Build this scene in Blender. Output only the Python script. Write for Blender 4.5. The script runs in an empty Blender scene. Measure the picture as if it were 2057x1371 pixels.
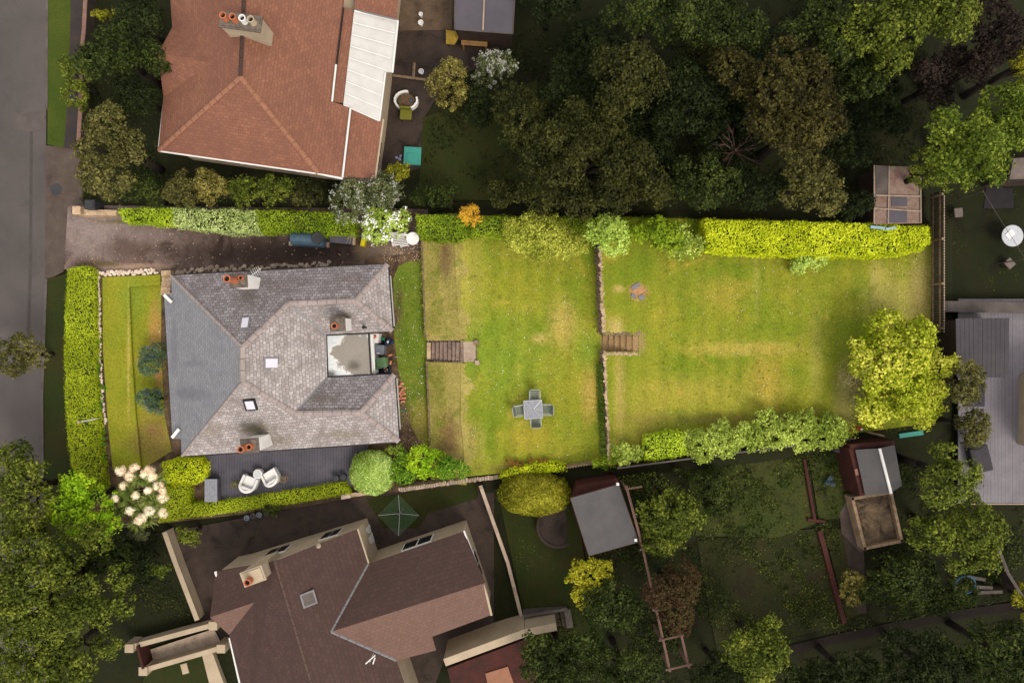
import bpy, bmesh, math, random
import numpy as np
from mathutils import Vector, Matrix
R = math.radians
scene = bpy.context.scene
# ---------------------------------------------------------------- camera, world, sun, exposure
H = 36.0; PX = 38.0926; CU, CV = 1028.5, 685.5
cam = bpy.data.cameras.new('camera'); camo = bpy.data.objects.new('camera', cam)
scene.collection.objects.link(camo); scene.camera = camo
camo.location = (0, 0, H); camo.rotation_euler = (0, 0, 0)
cam.sensor_fit = 'HORIZONTAL'; cam.angle = 2 * math.atan(27.0 / 36.0)
cam.clip_start = 0.1; cam.clip_end = 3000
world = bpy.data.worlds.new('World'); scene.world = world; world.use_nodes = True
wn = world.node_tree.nodes; wl = world.node_tree.links
bg = wn['Background']; sky = wn.new('ShaderNodeTexSky'); sky.sky_type = 'NISHITA'; sky.sun_disc = False
SUN_EL, SUN_AZ = R(52), R(142)      # azimuth clockwise from +Y
sky.sun_elevation = SUN_EL; sky.sun_rotation = SUN_AZ; sky.dust_density = 2.5
ov = wn.new('ShaderNodeMix'); ov.data_type = 'RGBA'; ov.inputs[0].default_value = .85; ov.inputs[7].default_value = (9.5, 9.3, 9.2, 1)  # thin bright cloud over the blue
wl.new(sky.outputs[0], ov.inputs[6]); wl.new(ov.outputs[2], bg.inputs[0]); bg.inputs[1].default_value = 0.1
sl = bpy.data.lights.new('sun', 'SUN'); sl.energy = 1.95; sl.angle = R(25); sl.color = (1, .93, .84)
so = bpy.data.objects.new('sun', sl); scene.collection.objects.link(so)
sd = Vector((math.sin(SUN_AZ) * math.cos(SUN_EL), math.cos(SUN_AZ) * math.cos(SUN_EL), math.sin(SUN_EL)))
so.rotation_euler = sd.to_track_quat('Z', 'Y').to_euler(); so.location = sd * 60
scene.view_settings.view_transform = 'Standard'; scene.view_settings.look = 'None'
scene.view_settings.exposure = 1.2; scene.view_settings.gamma = 1
C = scene.collection
rnd = random.Random(5); rng = np.random.default_rng(7)

# ---------------------------------------------------------------- terrain + pixel helper
def sstep(a, b, t):
    t = np.clip((t - a) / (b - a), 0, 1); return t * t * (3 - 2 * t)
X1, X2, X3 = -4.45, -2.63, 4.60
def gz(x, y):
    x = np.asarray(x, float); y = np.asarray(y, float)
    q = x + 0.042 * y
    inside = np.where(q < X1, 0, np.where(q < X2, .42 + .68 * (q - X1) / (X2 - X1), np.where(q < X3, 1.1, 1.9)))
    yt = 7.1 - 0.0306 * (x + 23.1); yb = -10.04 + .1284 * (x + 22.4)
    d = np.maximum(np.maximum(y - yt, yb - y), x - 21.7)
    out = sstep(-2, 7, x) * 1.6
    s = sstep(0, .7, d)
    return inside * (1 - s) + out * s
def W(u, v, z=None, dz=0):
    if z is None:
        z = 0
        for _ in range(6):
            k = (H - z - dz) / H
            z = float(gz((u - CU) / PX * k, -(v - CV) / PX * k))
        z += dz
    k = (H - z) / H
    return Vector(((u - CU) / PX * k, -(v - CV) / PX * k, z))
def Wp(pts, z=None, dz=0): return [W(u, v, z, dz) for u, v in pts]

# ---------------------------------------------------------------- materials
EXPO = 1.82
def c(r, g, b, k=1.0):
    f = lambda t: ((t / 255 + .055) / 1.055) ** 2.4 if t > 10 else t / 255 / 12.92
    return (min(.85, f(r) * k / EXPO), min(.85, f(g) * k / EXPO), min(.85, f(b) * k / EXPO), 1)
def newmat(name):
    m = bpy.data.materials.new(name); m.use_nodes = True
    nt = m.node_tree; return m, nt, nt.nodes, nt.links, nt.nodes['Principled BSDF']
def mixc(nt, fac, a, b, mode='MIX'):
    n = nt.nodes.new('ShaderNodeMix'); n.data_type = 'RGBA'; n.blend_type = mode
    for s, v in ((n.inputs[0], fac), (n.inputs[6], a), (n.inputs[7], b)):
        if hasattr(v, 'links'): nt.links.new(v, s)
        else: s.default_value = v
    return n.outputs[2]
def noise(nt, vec, scale, detail=4, rough=.55, dist=0):
    n = nt.nodes.new('ShaderNodeTexNoise'); n.inputs['Scale'].default_value = scale
    n.inputs['Detail'].default_value = detail; n.inputs['Roughness'].default_value = rough; n.inputs['Distortion'].default_value = dist
    nt.links.new(vec, n.inputs['Vector']); return n.outputs[0]
def mrange(nt, v, a, b, c0=0, c1=1):
    n = nt.nodes.new('ShaderNodeMapRange'); n.inputs[1].default_value = a; n.inputs[2].default_value = b
    n.inputs[3].default_value = c0; n.inputs[4].default_value = c1; nt.links.new(v, n.inputs[0]); return n.outputs[0]
def math2(nt, op, a, b):
    n = nt.nodes.new('ShaderNodeMath'); n.operation = op
    for i, v in enumerate((a, b)):
        if hasattr(v, 'links'): nt.links.new(v, n.inputs[i])
        else: n.inputs[i].default_value = v
    return n.outputs[0]
def geo_pos(nt):
    return nt.nodes.new('ShaderNodeNewGeometry').outputs['Position']
def bump(nt, h, strength, dist=.02):
    b = nt.nodes.new('ShaderNodeBump'); b.inputs['Strength'].default_value = strength; b.inputs['Distance'].default_value = dist
    nt.links.new(h, b.inputs['Height']); nt.links.new(b.outputs[0], nt.nodes['Principled BSDF'].inputs['Normal'])
def surf(name, a, b, scale=1.0, fine=25, famp=.35, rough=.85, patches=(), mid=None, bmp=.5, metal=0, spec=.12, tuft=0, stripes=0, pn=1.7, pk=1):
    """mottled surface: large noise a<->b, fine grain, optional worn patches (u,v,ru,rv,strength,colour,z)"""
    m, nt, N, L, P = newmat(name)
    pos = geo_pos(nt)
    col = mixc(nt, mrange(nt, noise(nt, pos, scale, 6, .6, .3), .35, .65), a, b)
    if mid:
        col = mixc(nt, mrange(nt, noise(nt, pos, mid[1], 5, .7, .6), mid[2], mid[2] + .14), col, mid[0])
    for (u, v, ru, rv, st, pc, z, *sh) in patches:
        o = W(u, v, z)
        s = N.new('ShaderNodeVectorMath'); s.operation = 'SUBTRACT'; L.new(pos, s.inputs[0]); s.inputs[1].default_value = o
        q = N.new('ShaderNodeVectorMath'); q.operation = 'MULTIPLY'; L.new(s.outputs[0], q.inputs[0]); q.inputs[1].default_value = (PX / ru, PX / rv, 0)
        l = N.new('ShaderNodeVectorMath'); l.operation = 'LENGTH'; L.new(q.outputs[0], l.inputs[0])
        d = math2(nt, 'ADD', l.outputs['Value'], math2(nt, 'MULTIPLY', noise(nt, pos, pn, 8, .78, .6), 1.6))
        f = math2(nt, 'MULTIPLY', mrange(nt, d, *((1.62, 1.56) if sh else (1.9, 1.1)), 0, 1), st * pk)
        col = mixc(nt, f, col, pc)
    fn = noise(nt, pos, fine, 5, .75)
    g = mrange(nt, fn, .25, .75, 1 - famp, 1 + famp)
    if tuft: g = math2(nt, 'MULTIPLY', g, mrange(nt, noise(nt, pos, 10, 5, .8, .4), .3, .7, 1 - tuft, 1 + tuft))
    if stripes:
        wv = N.new('ShaderNodeTexWave'); wv.inputs['Scale'].default_value = .33; wv.inputs['Distortion'].default_value = 1.2; wv.inputs['Detail Scale'].default_value = .4; L.new(pos, wv.inputs['Vector'])
        g = math2(nt, 'MULTIPLY', g, mrange(nt, wv.outputs['Fac'], 0, 1, 1 - stripes, 1 + stripes))
    gr = N.new('ShaderNodeCombineColor'); [L.new(g, gr.inputs[i]) for i in range(3)]
    col = mixc(nt, 1.0, col, gr.outputs[0], 'MULTIPLY')
    L.new(col, P.inputs['Base Color']); P.inputs['Roughness'].default_value = rough; P.inputs['Metallic'].default_value = metal
    P.inputs['Specular IOR Level'].default_value = spec
    if bmp: bump(nt, fn, bmp, .03)
    return m
def paint(name, col, rough=.5, var=.08, metal=0): # painted / plastic things with slight dirt
    return surf(name, col, tuple(list(x * (1 - var * 2) for x in col[:3]) + [1]), 2.5, 18, var, rough, bmp=.08, metal=metal)
def tiles(name, c1, c2, mortar, w, h, stain, bumpd=.6, stainc=None, msz=.012, stscale=1.1, lich=.35, wob=.2, patches=()):
    m, nt, N, L, P = newmat(name)
    uv = N.new('ShaderNodeUVMap'); uv.uv_map = 'uv'
    b = N.new('ShaderNodeTexBrick'); dn = N.new('ShaderNodeTexNoise'); dn.inputs['Scale'].default_value = 2.2; dn.inputs['Detail'].default_value = 3; L.new(uv.outputs[0], dn.inputs['Vector'])
    sc = N.new('ShaderNodeVectorMath'); sc.operation = 'SCALE'; sc.inputs['Scale'].default_value = wob; L.new(dn.outputs['Color'], sc.inputs[0])
    va = N.new('ShaderNodeVectorMath'); va.operation = 'ADD'; L.new(uv.outputs[0], va.inputs[0]); L.new(sc.outputs[0], va.inputs[1]); L.new(va.outputs[0], b.inputs['Vector'])
    b.inputs['Color1'].default_value = (0, 0, 0, 1); b.inputs['Color2'].default_value = (1, 1, 1, 1); b.inputs['Mortar'].default_value = (.5, .5, .5, 1)
    b.inputs['Scale'].default_value = 1; b.inputs['Brick Width'].default_value = w; b.inputs['Row Height'].default_value = h
    b.inputs['Mortar Size'].default_value = msz; b.inputs['Mortar Smooth'].default_value = .3; b.inputs['Bias'].default_value = -.1
    col = mixc(nt, b.outputs['Color'], c1, c2)
    pos = geo_pos(nt)
    st = mrange(nt, noise(nt, pos, stscale, 7, .65, .8), .42, .68, 0, stain)
    col = mixc(nt, st, col, stainc or tuple([x * .45 for x in c1[:3]] + [1]))
    li = mrange(nt, noise(nt, pos, 9, 5, .8), .6, .75, 0, lich)
    col = mixc(nt, li, col, tuple([min(.8, x * 1.5) for x in c2[:3]] + [1]))
    for (u, v, ru, rv, st_, pc, z) in patches:
        s_ = N.new('ShaderNodeVectorMath'); s_.operation = 'SUBTRACT'; L.new(pos, s_.inputs[0]); s_.inputs[1].default_value = W(u, v, z)
        q_ = N.new('ShaderNodeVectorMath'); q_.operation = 'MULTIPLY'; L.new(s_.outputs[0], q_.inputs[0]); q_.inputs[1].default_value = (PX / ru, PX / rv, 0)
        l_ = N.new('ShaderNodeVectorMath'); l_.operation = 'LENGTH'; L.new(q_.outputs[0], l_.inputs[0])
        col = mixc(nt, math2(nt, 'MULTIPLY', mrange(nt, math2(nt, 'ADD', l_.outputs['Value'], math2(nt, 'MULTIPLY', noise(nt, pos, 3, 6, .75), 1.4)), 1.8, 1.0), st_), col, pc)
    col = mixc(nt, b.outputs['Fac'], col, mortar)
    g = mrange(nt, noise(nt, pos, 30, 4, .7), .25, .75, .8, 1.2)
    gr = N.new('ShaderNodeCombineColor'); [L.new(g, gr.inputs[i]) for i in range(3)]
    col = mixc(nt, 1.0, col, gr.outputs[0], 'MULTIPLY')
    L.new(col, P.inputs['Base Color']); P.inputs['Roughness'].default_value = .85; P.inputs['Specular IOR Level'].default_value = .12
    sep = N.new('ShaderNodeSeparateXYZ'); L.new(uv.outputs[0], sep.inputs[0])
    saw = math2(nt, 'FRACT', math2(nt, 'DIVIDE', sep.outputs[1], h), 0)
    hgt = math2(nt, 'SUBTRACT', math2(nt, 'SUBTRACT', math2(nt, 'MULTIPLY', b.outputs['Color'], .3), math2(nt, 'MULTIPLY', saw, .5)), math2(nt, 'MULTIPLY', b.outputs['Fac'], .8))
    bump(nt, hgt, bumpd, .03)
    return m
def leafmat(name, *cols, trans=.25, rough=.7, nsc=.7):
    """leaf colours differ leaf by leaf and shoot by shoot"""
    m, nt, N, L, P = newmat(name)
    g = N.new('ShaderNodeNewGeometry')
    r = N.new('ShaderNodeValToRGB'); e = r.color_ramp.elements
    n = len(cols)
    while len(e) < n: e.new(.5)
    for i, cc in enumerate(cols): e[i].position = i / max(1, n - 1); e[i].color = cc
    f = math2(nt, 'ADD', math2(nt, 'MULTIPLY', g.outputs['Random Per Island'], .6), math2(nt, 'MULTIPLY', mrange(nt, noise(nt, g.outputs['Position'], nsc, 5, .65), .32, .68), .55)); f = math2(nt, 'SUBTRACT', f, .07)
    L.new(f, r.inputs[0]); L.new(r.outputs[0], P.inputs['Base Color']); P.inputs['Roughness'].default_value = rough
    P.inputs['Specular IOR Level'].default_value = .06
    t = N.new('ShaderNodeBsdfTranslucent'); L.new(r.outputs[0], t.inputs[0])
    mx = N.new('ShaderNodeMixShader'); mx.inputs[0].default_value = trans
    L.new(P.outputs[0], mx.inputs[1]); L.new(t.outputs[0], mx.inputs[2]); L.new(mx.outputs[0], N['Material Output'].inputs[0])
    return m

# ---------------------------------------------------------------- mesh builder, tags
ORG = {}
class MB:
    def __init__(s): s.v = []; s.f = []; s.uv = []
    def add(s, vs, fs, uvs=None):
        o = len(s.v); s.v += [tuple(p) for p in vs]
        for i, f in enumerate(fs):
            s.f.append([o + k for k in f]); s.uv.append(uvs[i] if uvs else [(0, 0)] * len(f))
        return s
    def box(s, cx, cy, z0, sx, sy, sz, rz=0, taper=1.0):
        ca, sa = math.cos(rz), math.sin(rz); vs = []
        for k, z in ((1, z0), (taper, z0 + sz)):
            for a, b in ((-1, -1), (1, -1), (1, 1), (-1, 1)):
                x, y = a * sx / 2 * k, b * sy / 2 * k; vs.append((cx + x * ca - y * sa, cy + x * sa + y * ca, z))
        return s.add(vs, [(3, 2, 1, 0), (4, 5, 6, 7), (0, 1, 5, 4), (1, 2, 6, 5), (2, 3, 7, 6), (3, 0, 4, 7)])
    def prism(s, poly, z0, z1):
        n = len(poly); A = sum(poly[i][0] * poly[(i + 1) % n][1] - poly[(i + 1) % n][0] * poly[i][1] for i in range(n))
        if A < 0: poly = poly[::-1]
        f0 = z0 if callable(z0) else (lambda p: z0); f1 = z1 if callable(z1) else (lambda p: z1)
        vs = [(p[0], p[1], f0(p)) for p in poly] + [(p[0], p[1], f1(p)) for p in poly]
        return s.add(vs, [list(range(n))[::-1], list(range(n, 2 * n))] + [(i, (i + 1) % n, n + (i + 1) % n, n + i) for i in range(n)])
    def tube(s, p0, p1, r0, r1=None, n=8):
        r1 = r0 if r1 is None else r1; p0, p1 = Vector(p0), Vector(p1); d = (p1 - p0)
        if d.length < 1e-6: return s
        q = d.to_track_quat('Z', 'Y'); vs = []
        for p, r in ((p0, r0), (p1, r1)):
            for i in range(n):
                a = 2 * math.pi * i / n; vs.append(p + q @ Vector((r * math.cos(a), r * math.sin(a), 0)))
        return s.add(vs, [(i, (i + 1) % n, n + (i + 1) % n, n + i) for i in range(n)] + [list(range(n))[::-1], list(range(n, 2 * n))])
    def path(s, pts, r, n=6):
        for a, b in zip(pts, pts[1:]): s.tube(a, b, r, r, n)
        return s
    def lathe(s, cx, cy, prof, n=20, sy=1):
        vs = [(cx + r * math.cos(2 * math.pi * i / n), cy + sy * r * math.sin(2 * math.pi * i / n), z) for r, z in prof for i in range(n)]
        fs = [(k * n + i, k * n + (i + 1) % n, (k + 1) * n + (i + 1) % n, (k + 1) * n + i) for k in range(len(prof) - 1) for i in range(n)]
        fs.append(list(range(n))[::-1]); fs.append([(len(prof) - 1) * n + i for i in range(n)])
        return s.add(vs, fs)
    def facet(s, pts):
        """planar-ish roof facet with metre UVs: u along the eave, v up the slope"""
        P = [Vector(p) for p in pts]; n = Vector((0, 0, 0))
        for i in range(len(P)):
            a, b = P[i], P[(i + 1) % len(P)]; n += Vector(((a.y - b.y) * (a.z + b.z), (a.z - b.z) * (a.x + b.x), (a.x - b.x) * (a.y + b.y)))
        if n.z < 0: P = P[::-1]; n = -n
        n.normalize(); h = Vector((-n.y, n.x, 0))
        h = h.normalized() if h.length > 1e-4 else Vector((1, 0, 0)); up = n.cross(h)
        return s.add(P, [list(range(len(P)))], [[(p.dot(h), p.dot(up)) for p in P]])
    def rock(s, cx, cy, z0, sx, sy, sz, r):
        bm = bmesh.new(); bmesh.ops.create_icosphere(bm, subdivisions=1, radius=1); bm.verts.index_update()
        rot = r.uniform(0, 3); vs = []
        for v in bm.verts:
            k = r.uniform(.78, 1.1); x, y, z = v.co.x * sx / 2 * k, v.co.y * sy / 2 * k, v.co.z * sz * .6 * k
            vs.append((cx + x * math.cos(rot) - y * math.sin(rot), cy + x * math.sin(rot) + y * math.cos(rot), z0 + sz * .35 + z))
        s.add(vs, [[v.index for v in f.verts] for f in bm.faces]); bm.free(); return s
    def build(s, name, mat, parent=None, bevel=0, smooth=False, solid=0, org=None):
        V = np.array(s.v, float)
        if org is None:
            org = ORG[parent] if parent else Vector(((V[:, 0].min() + V[:, 0].max()) / 2, (V[:, 1].min() + V[:, 1].max()) / 2, V[:, 2].min()))
        me = bpy.data.meshes.new(name); me.from_pydata([tuple(p) for p in (V - np.array(org))], [], s.f)
        ul = me.uv_layers.new(name='uv'); k = 0
        flat = [t for f in s.uv for p in f for t in p]; ul.data.foreach_set('uv', flat)
        me.materials.append(mat)
        if smooth: me.polygons.foreach_set('use_smooth', [True] * len(me.polygons))
        o = bpy.data.objects.new(name, me); C.objects.link(o); ORG[o] = Vector(org)
        if parent: o.parent = parent
        else: o.location = org
        if bevel:
            b = o.modifiers.new('bevel', 'BEVEL'); b.width = bevel; b.segments = 2; b.limit_method = 'ANGLE'
        if solid:
            d = o.modifiers.new('solid', 'SOLIDIFY'); d.thickness = solid; d.offset = -1
        return o
def tag(o, label=None, cat=None, group=None, kind=None):
    if label: o['label'] = label
    if cat: o['category'] = cat
    if group: o['group'] = group
    if kind: o['kind'] = kind
    return o
def thing(name, loc, label, cat, group=None):
    o = bpy.data.objects.new(name, None); C.objects.link(o); o.location = loc; o.empty_display_size = .2; ORG[o] = Vector(loc)
    return tag(o, label, cat, group)
def dup(o, loc, label=None, rz=None):
    r = o.copy(); C.objects.link(r); r.location = loc
    if rz is not None: r.rotation_euler = (0, 0, rz)
    if label: r['label'] = label
    for ch in o.children:
        q = ch.copy(); C.objects.link(q); q.parent = r
        for g in ch.children:
            d = g.copy(); C.objects.link(d); d.parent = q
    return r
def npmesh(name, V, n, mat, parent=None, org=(0, 0, 0)):
    """V: (k*n,3) vertices of k n-gons"""
    k = len(V) // n; me = bpy.data.meshes.new(name)
    me.vertices.add(len(V)); me.vertices.foreach_set('co', (V - np.array(org)).astype(np.float32).ravel())
    me.loops.add(len(V)); me.loops.foreach_set('vertex_index', np.arange(len(V), dtype=np.int32))
    me.polygons.add(k); me.polygons.foreach_set('loop_start', np.arange(0, len(V), n, dtype=np.int32)); me.polygons.foreach_set('loop_total', np.full(k, n, dtype=np.int32))
    me.materials.append(mat); me.update(calc_edges=True)
    o = bpy.data.objects.new(name, me); C.objects.link(o); ORG[o] = Vector(org)
    if parent: o.parent = parent
    else: o.location = org
    return o
def unit(a): return a / np.maximum(np.linalg.norm(a, axis=1, keepdims=True), 1e-6)
def leafquads(P, Nn, size, rg, asp=.5, jit=.38):
    n = len(P); Nn = unit(Nn + rg.normal(0, jit, (n, 3)))
    t = unit(np.cross(Nn, rg.normal(0, 1, (n, 3)))); b = np.cross(Nn, t)
    L = size * rg.uniform(.45, 1.5, (n, 1)); w = L * asp
    return np.stack([P - t * L / 2, P + b * w / 2 - Nn * L * .08, P + t * L / 2, P - b * w / 2 - Nn * L * .08], 1).reshape(-1, 3)
def inpoly(px, py, poly):
    r = np.zeros(len(px), bool); n = len(poly)
    for i in range(n):
        x0, y0 = poly[i][0], poly[i][1]; x1, y1 = poly[(i + 1) % n][0], poly[(i + 1) % n][1]
        cnd = ((y0 > py) != (y1 > py)) & (px < (x1 - x0) * (py - y0) / (y1 - y0 + 1e-12) + x0); r ^= cnd
    return r
def offset(poly, d):
    """move each edge of a polygon inwards by d"""
    n = len(poly); A = sum(poly[i][0] * poly[(i + 1) % n][1] - poly[(i + 1) % n][0] * poly[i][1] for i in range(n))
    s = 1 if A > 0 else -1; out = []
    for i in range(n):
        p0, p1, p2 = Vector(poly[i - 1][:2]), Vector(poly[i][:2]), Vector(poly[(i + 1) % n][:2])
        a = (p1 - p0).normalized(); b = (p2 - p1).normalized()
        na = Vector((-a.y, a.x)) * s; nb = Vector((-b.y, b.x)) * s; m = na + nb
        k = d / max(.35, m.dot(na)) if m.length > 1e-4 else d
        out.append(p1 + m * k)
    return out

# ---------------------------------------------------------------- palettes
STRAW = c(178, 160, 78)
M = {}
M['lawn'] = surf('mown_grass', pn=2.6, pk=.85, stripes=.06, tuft=.4, a=c(108, 124, 24), b=c(138, 136, 38), scale=.45, fine=22, famp=.5, rough=.9, mid=(c(162, 146, 56), .9, .58), bmp=.8,
    patches=[(1500, 700, 130, 18, .7, c(182, 158, 76), 1.9), (1540, 760, 45, 75, .7, c(172, 142, 60), 1.9), (1640, 720, 18, 110, .5, c(178, 168, 80), 1.9), (1700, 800, 30, 90, .8, c(165, 150, 92), 1.9), (1450, 590, 60, 40, .6, c(176, 150, 62), 1.9), (1790, 600, 60, 70, .7, c(168, 152, 84), 1.9),
             (1520, 560, 9, 90, .45, c(172, 166, 78), 1.9), (1850, 590, 30, 120, .8, c(160, 140, 88), 1.9), (1400, 790, 190, 40, .5, c(168, 150, 62), 1.9), (1290, 850, 60, 50, .5, c(150, 130, 62), 1.9), (1283, 585, 20, 18, 1.5, c(178, 132, 92), 1.9), (1243, 580, 14, 10, .7, c(190, 160, 100), 1.9), (1235, 660, 22, 26, .6, c(196, 168, 110), 1.9),
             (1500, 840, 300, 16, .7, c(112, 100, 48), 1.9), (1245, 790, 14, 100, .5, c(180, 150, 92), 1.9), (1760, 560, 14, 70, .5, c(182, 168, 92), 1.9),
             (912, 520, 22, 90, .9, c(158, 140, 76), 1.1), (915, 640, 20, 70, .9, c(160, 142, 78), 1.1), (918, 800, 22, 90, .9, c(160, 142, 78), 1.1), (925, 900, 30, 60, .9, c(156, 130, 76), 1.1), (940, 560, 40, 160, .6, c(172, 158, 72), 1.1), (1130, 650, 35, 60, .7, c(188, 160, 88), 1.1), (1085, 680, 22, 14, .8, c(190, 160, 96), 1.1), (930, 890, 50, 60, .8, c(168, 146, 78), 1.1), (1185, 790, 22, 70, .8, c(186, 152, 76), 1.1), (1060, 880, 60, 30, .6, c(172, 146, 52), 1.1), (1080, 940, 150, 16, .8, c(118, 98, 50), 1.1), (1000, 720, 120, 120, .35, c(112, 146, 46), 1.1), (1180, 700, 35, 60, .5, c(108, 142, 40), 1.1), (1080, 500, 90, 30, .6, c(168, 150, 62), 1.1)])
M['strip'] = surf('side_strip_grass', tuft=.45, a=c(88, 108, 26), b=c(114, 124, 40), scale=.6, fine=22, famp=.5, rough=.9, mid=(c(150, 150, 74), 1.0, .62), bmp=.8,  # greener grass of the narrow side lawn
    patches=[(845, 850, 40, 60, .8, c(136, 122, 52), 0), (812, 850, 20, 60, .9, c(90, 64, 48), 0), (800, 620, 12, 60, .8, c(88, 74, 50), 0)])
M['bank'] = surf('dry_grass_bank', pn=2.6, tuft=.45, a=c(140, 130, 64), b=c(164, 148, 82), scale=.7, fine=22, famp=.5, rough=.95, mid=(c(118, 122, 48), 1.1, .52), bmp=.9, patches=[(895, 520, 20, 50, .9, c(112, 90, 58), .9), (900, 880, 30, 60, .8, c(112, 84, 54), .9)])
M['front'] = surf('front_lawn_grass', tuft=.45, a=c(124, 128, 28), b=c(140, 136, 36), scale=.6, fine=22, famp=.5, rough=.9, mid=(c(124, 142, 44), .8, .56), bmp=.8,
    patches=[(310, 880, 40, 60, .9, c(128, 98, 60), 0), (312, 660, 18, 70, .9, c(164, 126, 66), 0), (320, 760, 14, 26, 1, c(160, 118, 70), 0), (300, 890, 70, 22, .8, c(132, 116, 52), 0), (262, 720, 4, 170, .7, c(178, 156, 78), .0), (270, 600, 30, 60, .5, c(108, 132, 40), 0)])
M['dkgrass'] = surf('dimmed_rough_grass', c(26, 31, 8), c(34, 33, 12), .5, 14, .5, .95, mid=(c(24, 20, 10), .6, .55), bmp=.8)  # land round the plot: its dimming is painted into these grass colours
M['dkgrass2'] = surf('dimmed_neighbour_grass', c(36, 46, 10), c(48, 46, 16), .5, 14, .4, .95, mid=(c(52, 42, 20), .6, .6), bmp=.8)
M['verge'] = surf('verge_grass', c(52, 68, 14), c(68, 76, 20), .5, 16, .35, .95, bmp=.7)
M['soil'] = surf('dark_soil', c(84, 66, 50), c(112, 90, 68), 1.2, 18, .6, .95, mid=(c(62, 48, 36), 1.4, .5), bmp=1)
M['drive'] = surf('old_tarmac', c(84, 67, 58), c(116, 98, 90), 1.1, 30, .6, .85, tuft=.35, mid=(c(56, 42, 34), .7, .52), bmp=.7,
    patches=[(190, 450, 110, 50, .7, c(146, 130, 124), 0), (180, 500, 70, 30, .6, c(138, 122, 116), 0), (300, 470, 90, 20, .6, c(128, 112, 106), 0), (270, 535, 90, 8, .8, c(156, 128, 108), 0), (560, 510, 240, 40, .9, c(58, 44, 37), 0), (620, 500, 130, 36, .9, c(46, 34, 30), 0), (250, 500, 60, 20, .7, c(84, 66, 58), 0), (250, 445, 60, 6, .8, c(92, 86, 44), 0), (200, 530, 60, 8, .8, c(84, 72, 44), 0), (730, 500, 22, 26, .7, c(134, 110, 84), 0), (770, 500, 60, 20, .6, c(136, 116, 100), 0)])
M['road'] = surf('road_asphalt', c(74, 69, 66), c(86, 79, 76), .35, 30, .22, .85, mid=(c(72, 66, 64), .5, .58), bmp=.4)
M['footpath'] = surf('footpath_tarmac', c(52, 46, 45), c(62, 54, 50), .8, 30, .3, .9, bmp=.4)
M['crossover'] = surf('worn_crossover_tarmac', c(88, 76, 68), c(74, 62, 55), 1.1, 30, .35, .9, mid=(c(58, 46, 42), .9, .58), bmp=.6)
M['kerb'] = surf('kerb_concrete', c(96, 88, 82), c(78, 70, 66), 1.5, 20, .3, .9)
M['conc'] = surf('pale_concrete', c(172, 152, 132), c(150, 130, 112), 2, 24, .3, .9, mid=(c(110, 90, 74), 2, .6))
M['dkconc'] = surf('old_paving_concrete', c(66, 54, 47), c(54, 44, 38), 1.2, 14, .35, .9, mid=(c(40, 32, 28), 1.2, .55))
M['stone'] = surf('white_stone', c(226, 208, 190), c(196, 172, 150), 3, 14, .3, .9)
M['gstone'] = surf('rockery_stone', c(176, 158, 140), c(128, 110, 94), 3, 12, .4, .95)
M['dstone'] = surf('old_wall_stone', c(140, 118, 98), c(104, 86, 70), 2.5, 12, .45, .95, mid=(c(84, 80, 50), 2, .56))
M['wallstone'] = surf('buff_wall_stone', c(196, 168, 136), c(150, 126, 98), 2.5, 12, .4, .95, mid=(c(116, 110, 62), 2, .6))
M['step'] = surf('weathered_step_slab', c(140, 118, 104), c(112, 94, 84), 1.8, 14, .4, .9, mid=(c(78, 62, 50), 2.4, .55))
M['slate'] = tiles('roof_slate', c(148, 140, 137), c(182, 173, 170), c(116, 107, 104), .21, .16, .5, stainc=c(100, 86, 78), stscale=.9, patches=[(688, 634, 26, 12, .9, c(92, 80, 66), 3.4), (515, 862, 34, 18, .9, c(96, 88, 56), 3.2), (560, 885, 40, 14, .5, c(104, 94, 66), 3), (690, 872, 50, 12, .45, c(112, 104, 72), 3), (770, 645, 14, 12, .6, c(110, 98, 84), 3), (420, 860, 40, 20, .4, c(120, 108, 86), 3)])  # dark mossy patches by two chimneys also paint in their cast shadows
M['slate_shaded'] = tiles('shade_darkened_slate', c(118, 111, 112), c(152, 145, 147), c(78, 71, 71), .21, .16, .55, stainc=c(98, 88, 86), stscale=1.2, patches=[(560, 570, 60, 14, .5, c(96, 84, 74), 3), (700, 560, 50, 12, .5, c(98, 86, 80), 3), (640, 800, 50, 16, .5, c(92, 84, 66), 3), (500, 600, 30, 20, .5, c(96, 88, 80), 3)])  # same slate, darkened to paint shade onto slopes turned from the sun
M['slate_w'] = tiles('smooth_blue_slate', c(122, 121, 124), c(134, 133, 136), c(102, 101, 105), .21, .13, .25, .25, stainc=c(92, 94, 100), stscale=1.6, lich=.06, patches=[(380, 790, 60, 16, .5, c(86, 87, 92), 3), (390, 730, 40, 8, .4, c(88, 88, 94), 3), (400, 650, 30, 30, .35, c(132, 130, 132), 3.4), (345, 700, 12, 60, .5, c(92, 92, 96), 2.8)])  # front slope in smoother, darker blue-grey slate
M['ridge'] = surf('clay_ridge_tile', c(158, 144, 138), c(142, 129, 124), 2, 12, .2, .85)
M['red'] = tiles('red_clay_tile', c(122, 82, 64), c(138, 93, 72), c(108, 72, 58), .24, .15, .6, .25, lich=.15, stainc=c(112, 74, 64), stscale=.5)
M['brownridge'] = surf('brown_ridge_tile', c(96, 76, 66), c(86, 68, 60), 2, 12, .2, .85)
M['redridge'] = surf('orange_ridge_tile', c(146, 102, 80), c(136, 94, 72), 2, 12, .2, .85)
M['brown'] = tiles('brown_concrete_tile', c(70, 52, 47), c(78, 58, 52), c(60, 45, 40), .25, .2, .4, .2, lich=.1, stainc=c(66, 48, 42), stscale=.8)
M['cream'] = surf('cream_render', c(178, 160, 134), c(164, 146, 122), 1.0, 20, .1, .9, bmp=.2)
M['white'] = paint('white_paint', c(222, 218, 212), .5, .05)
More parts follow.
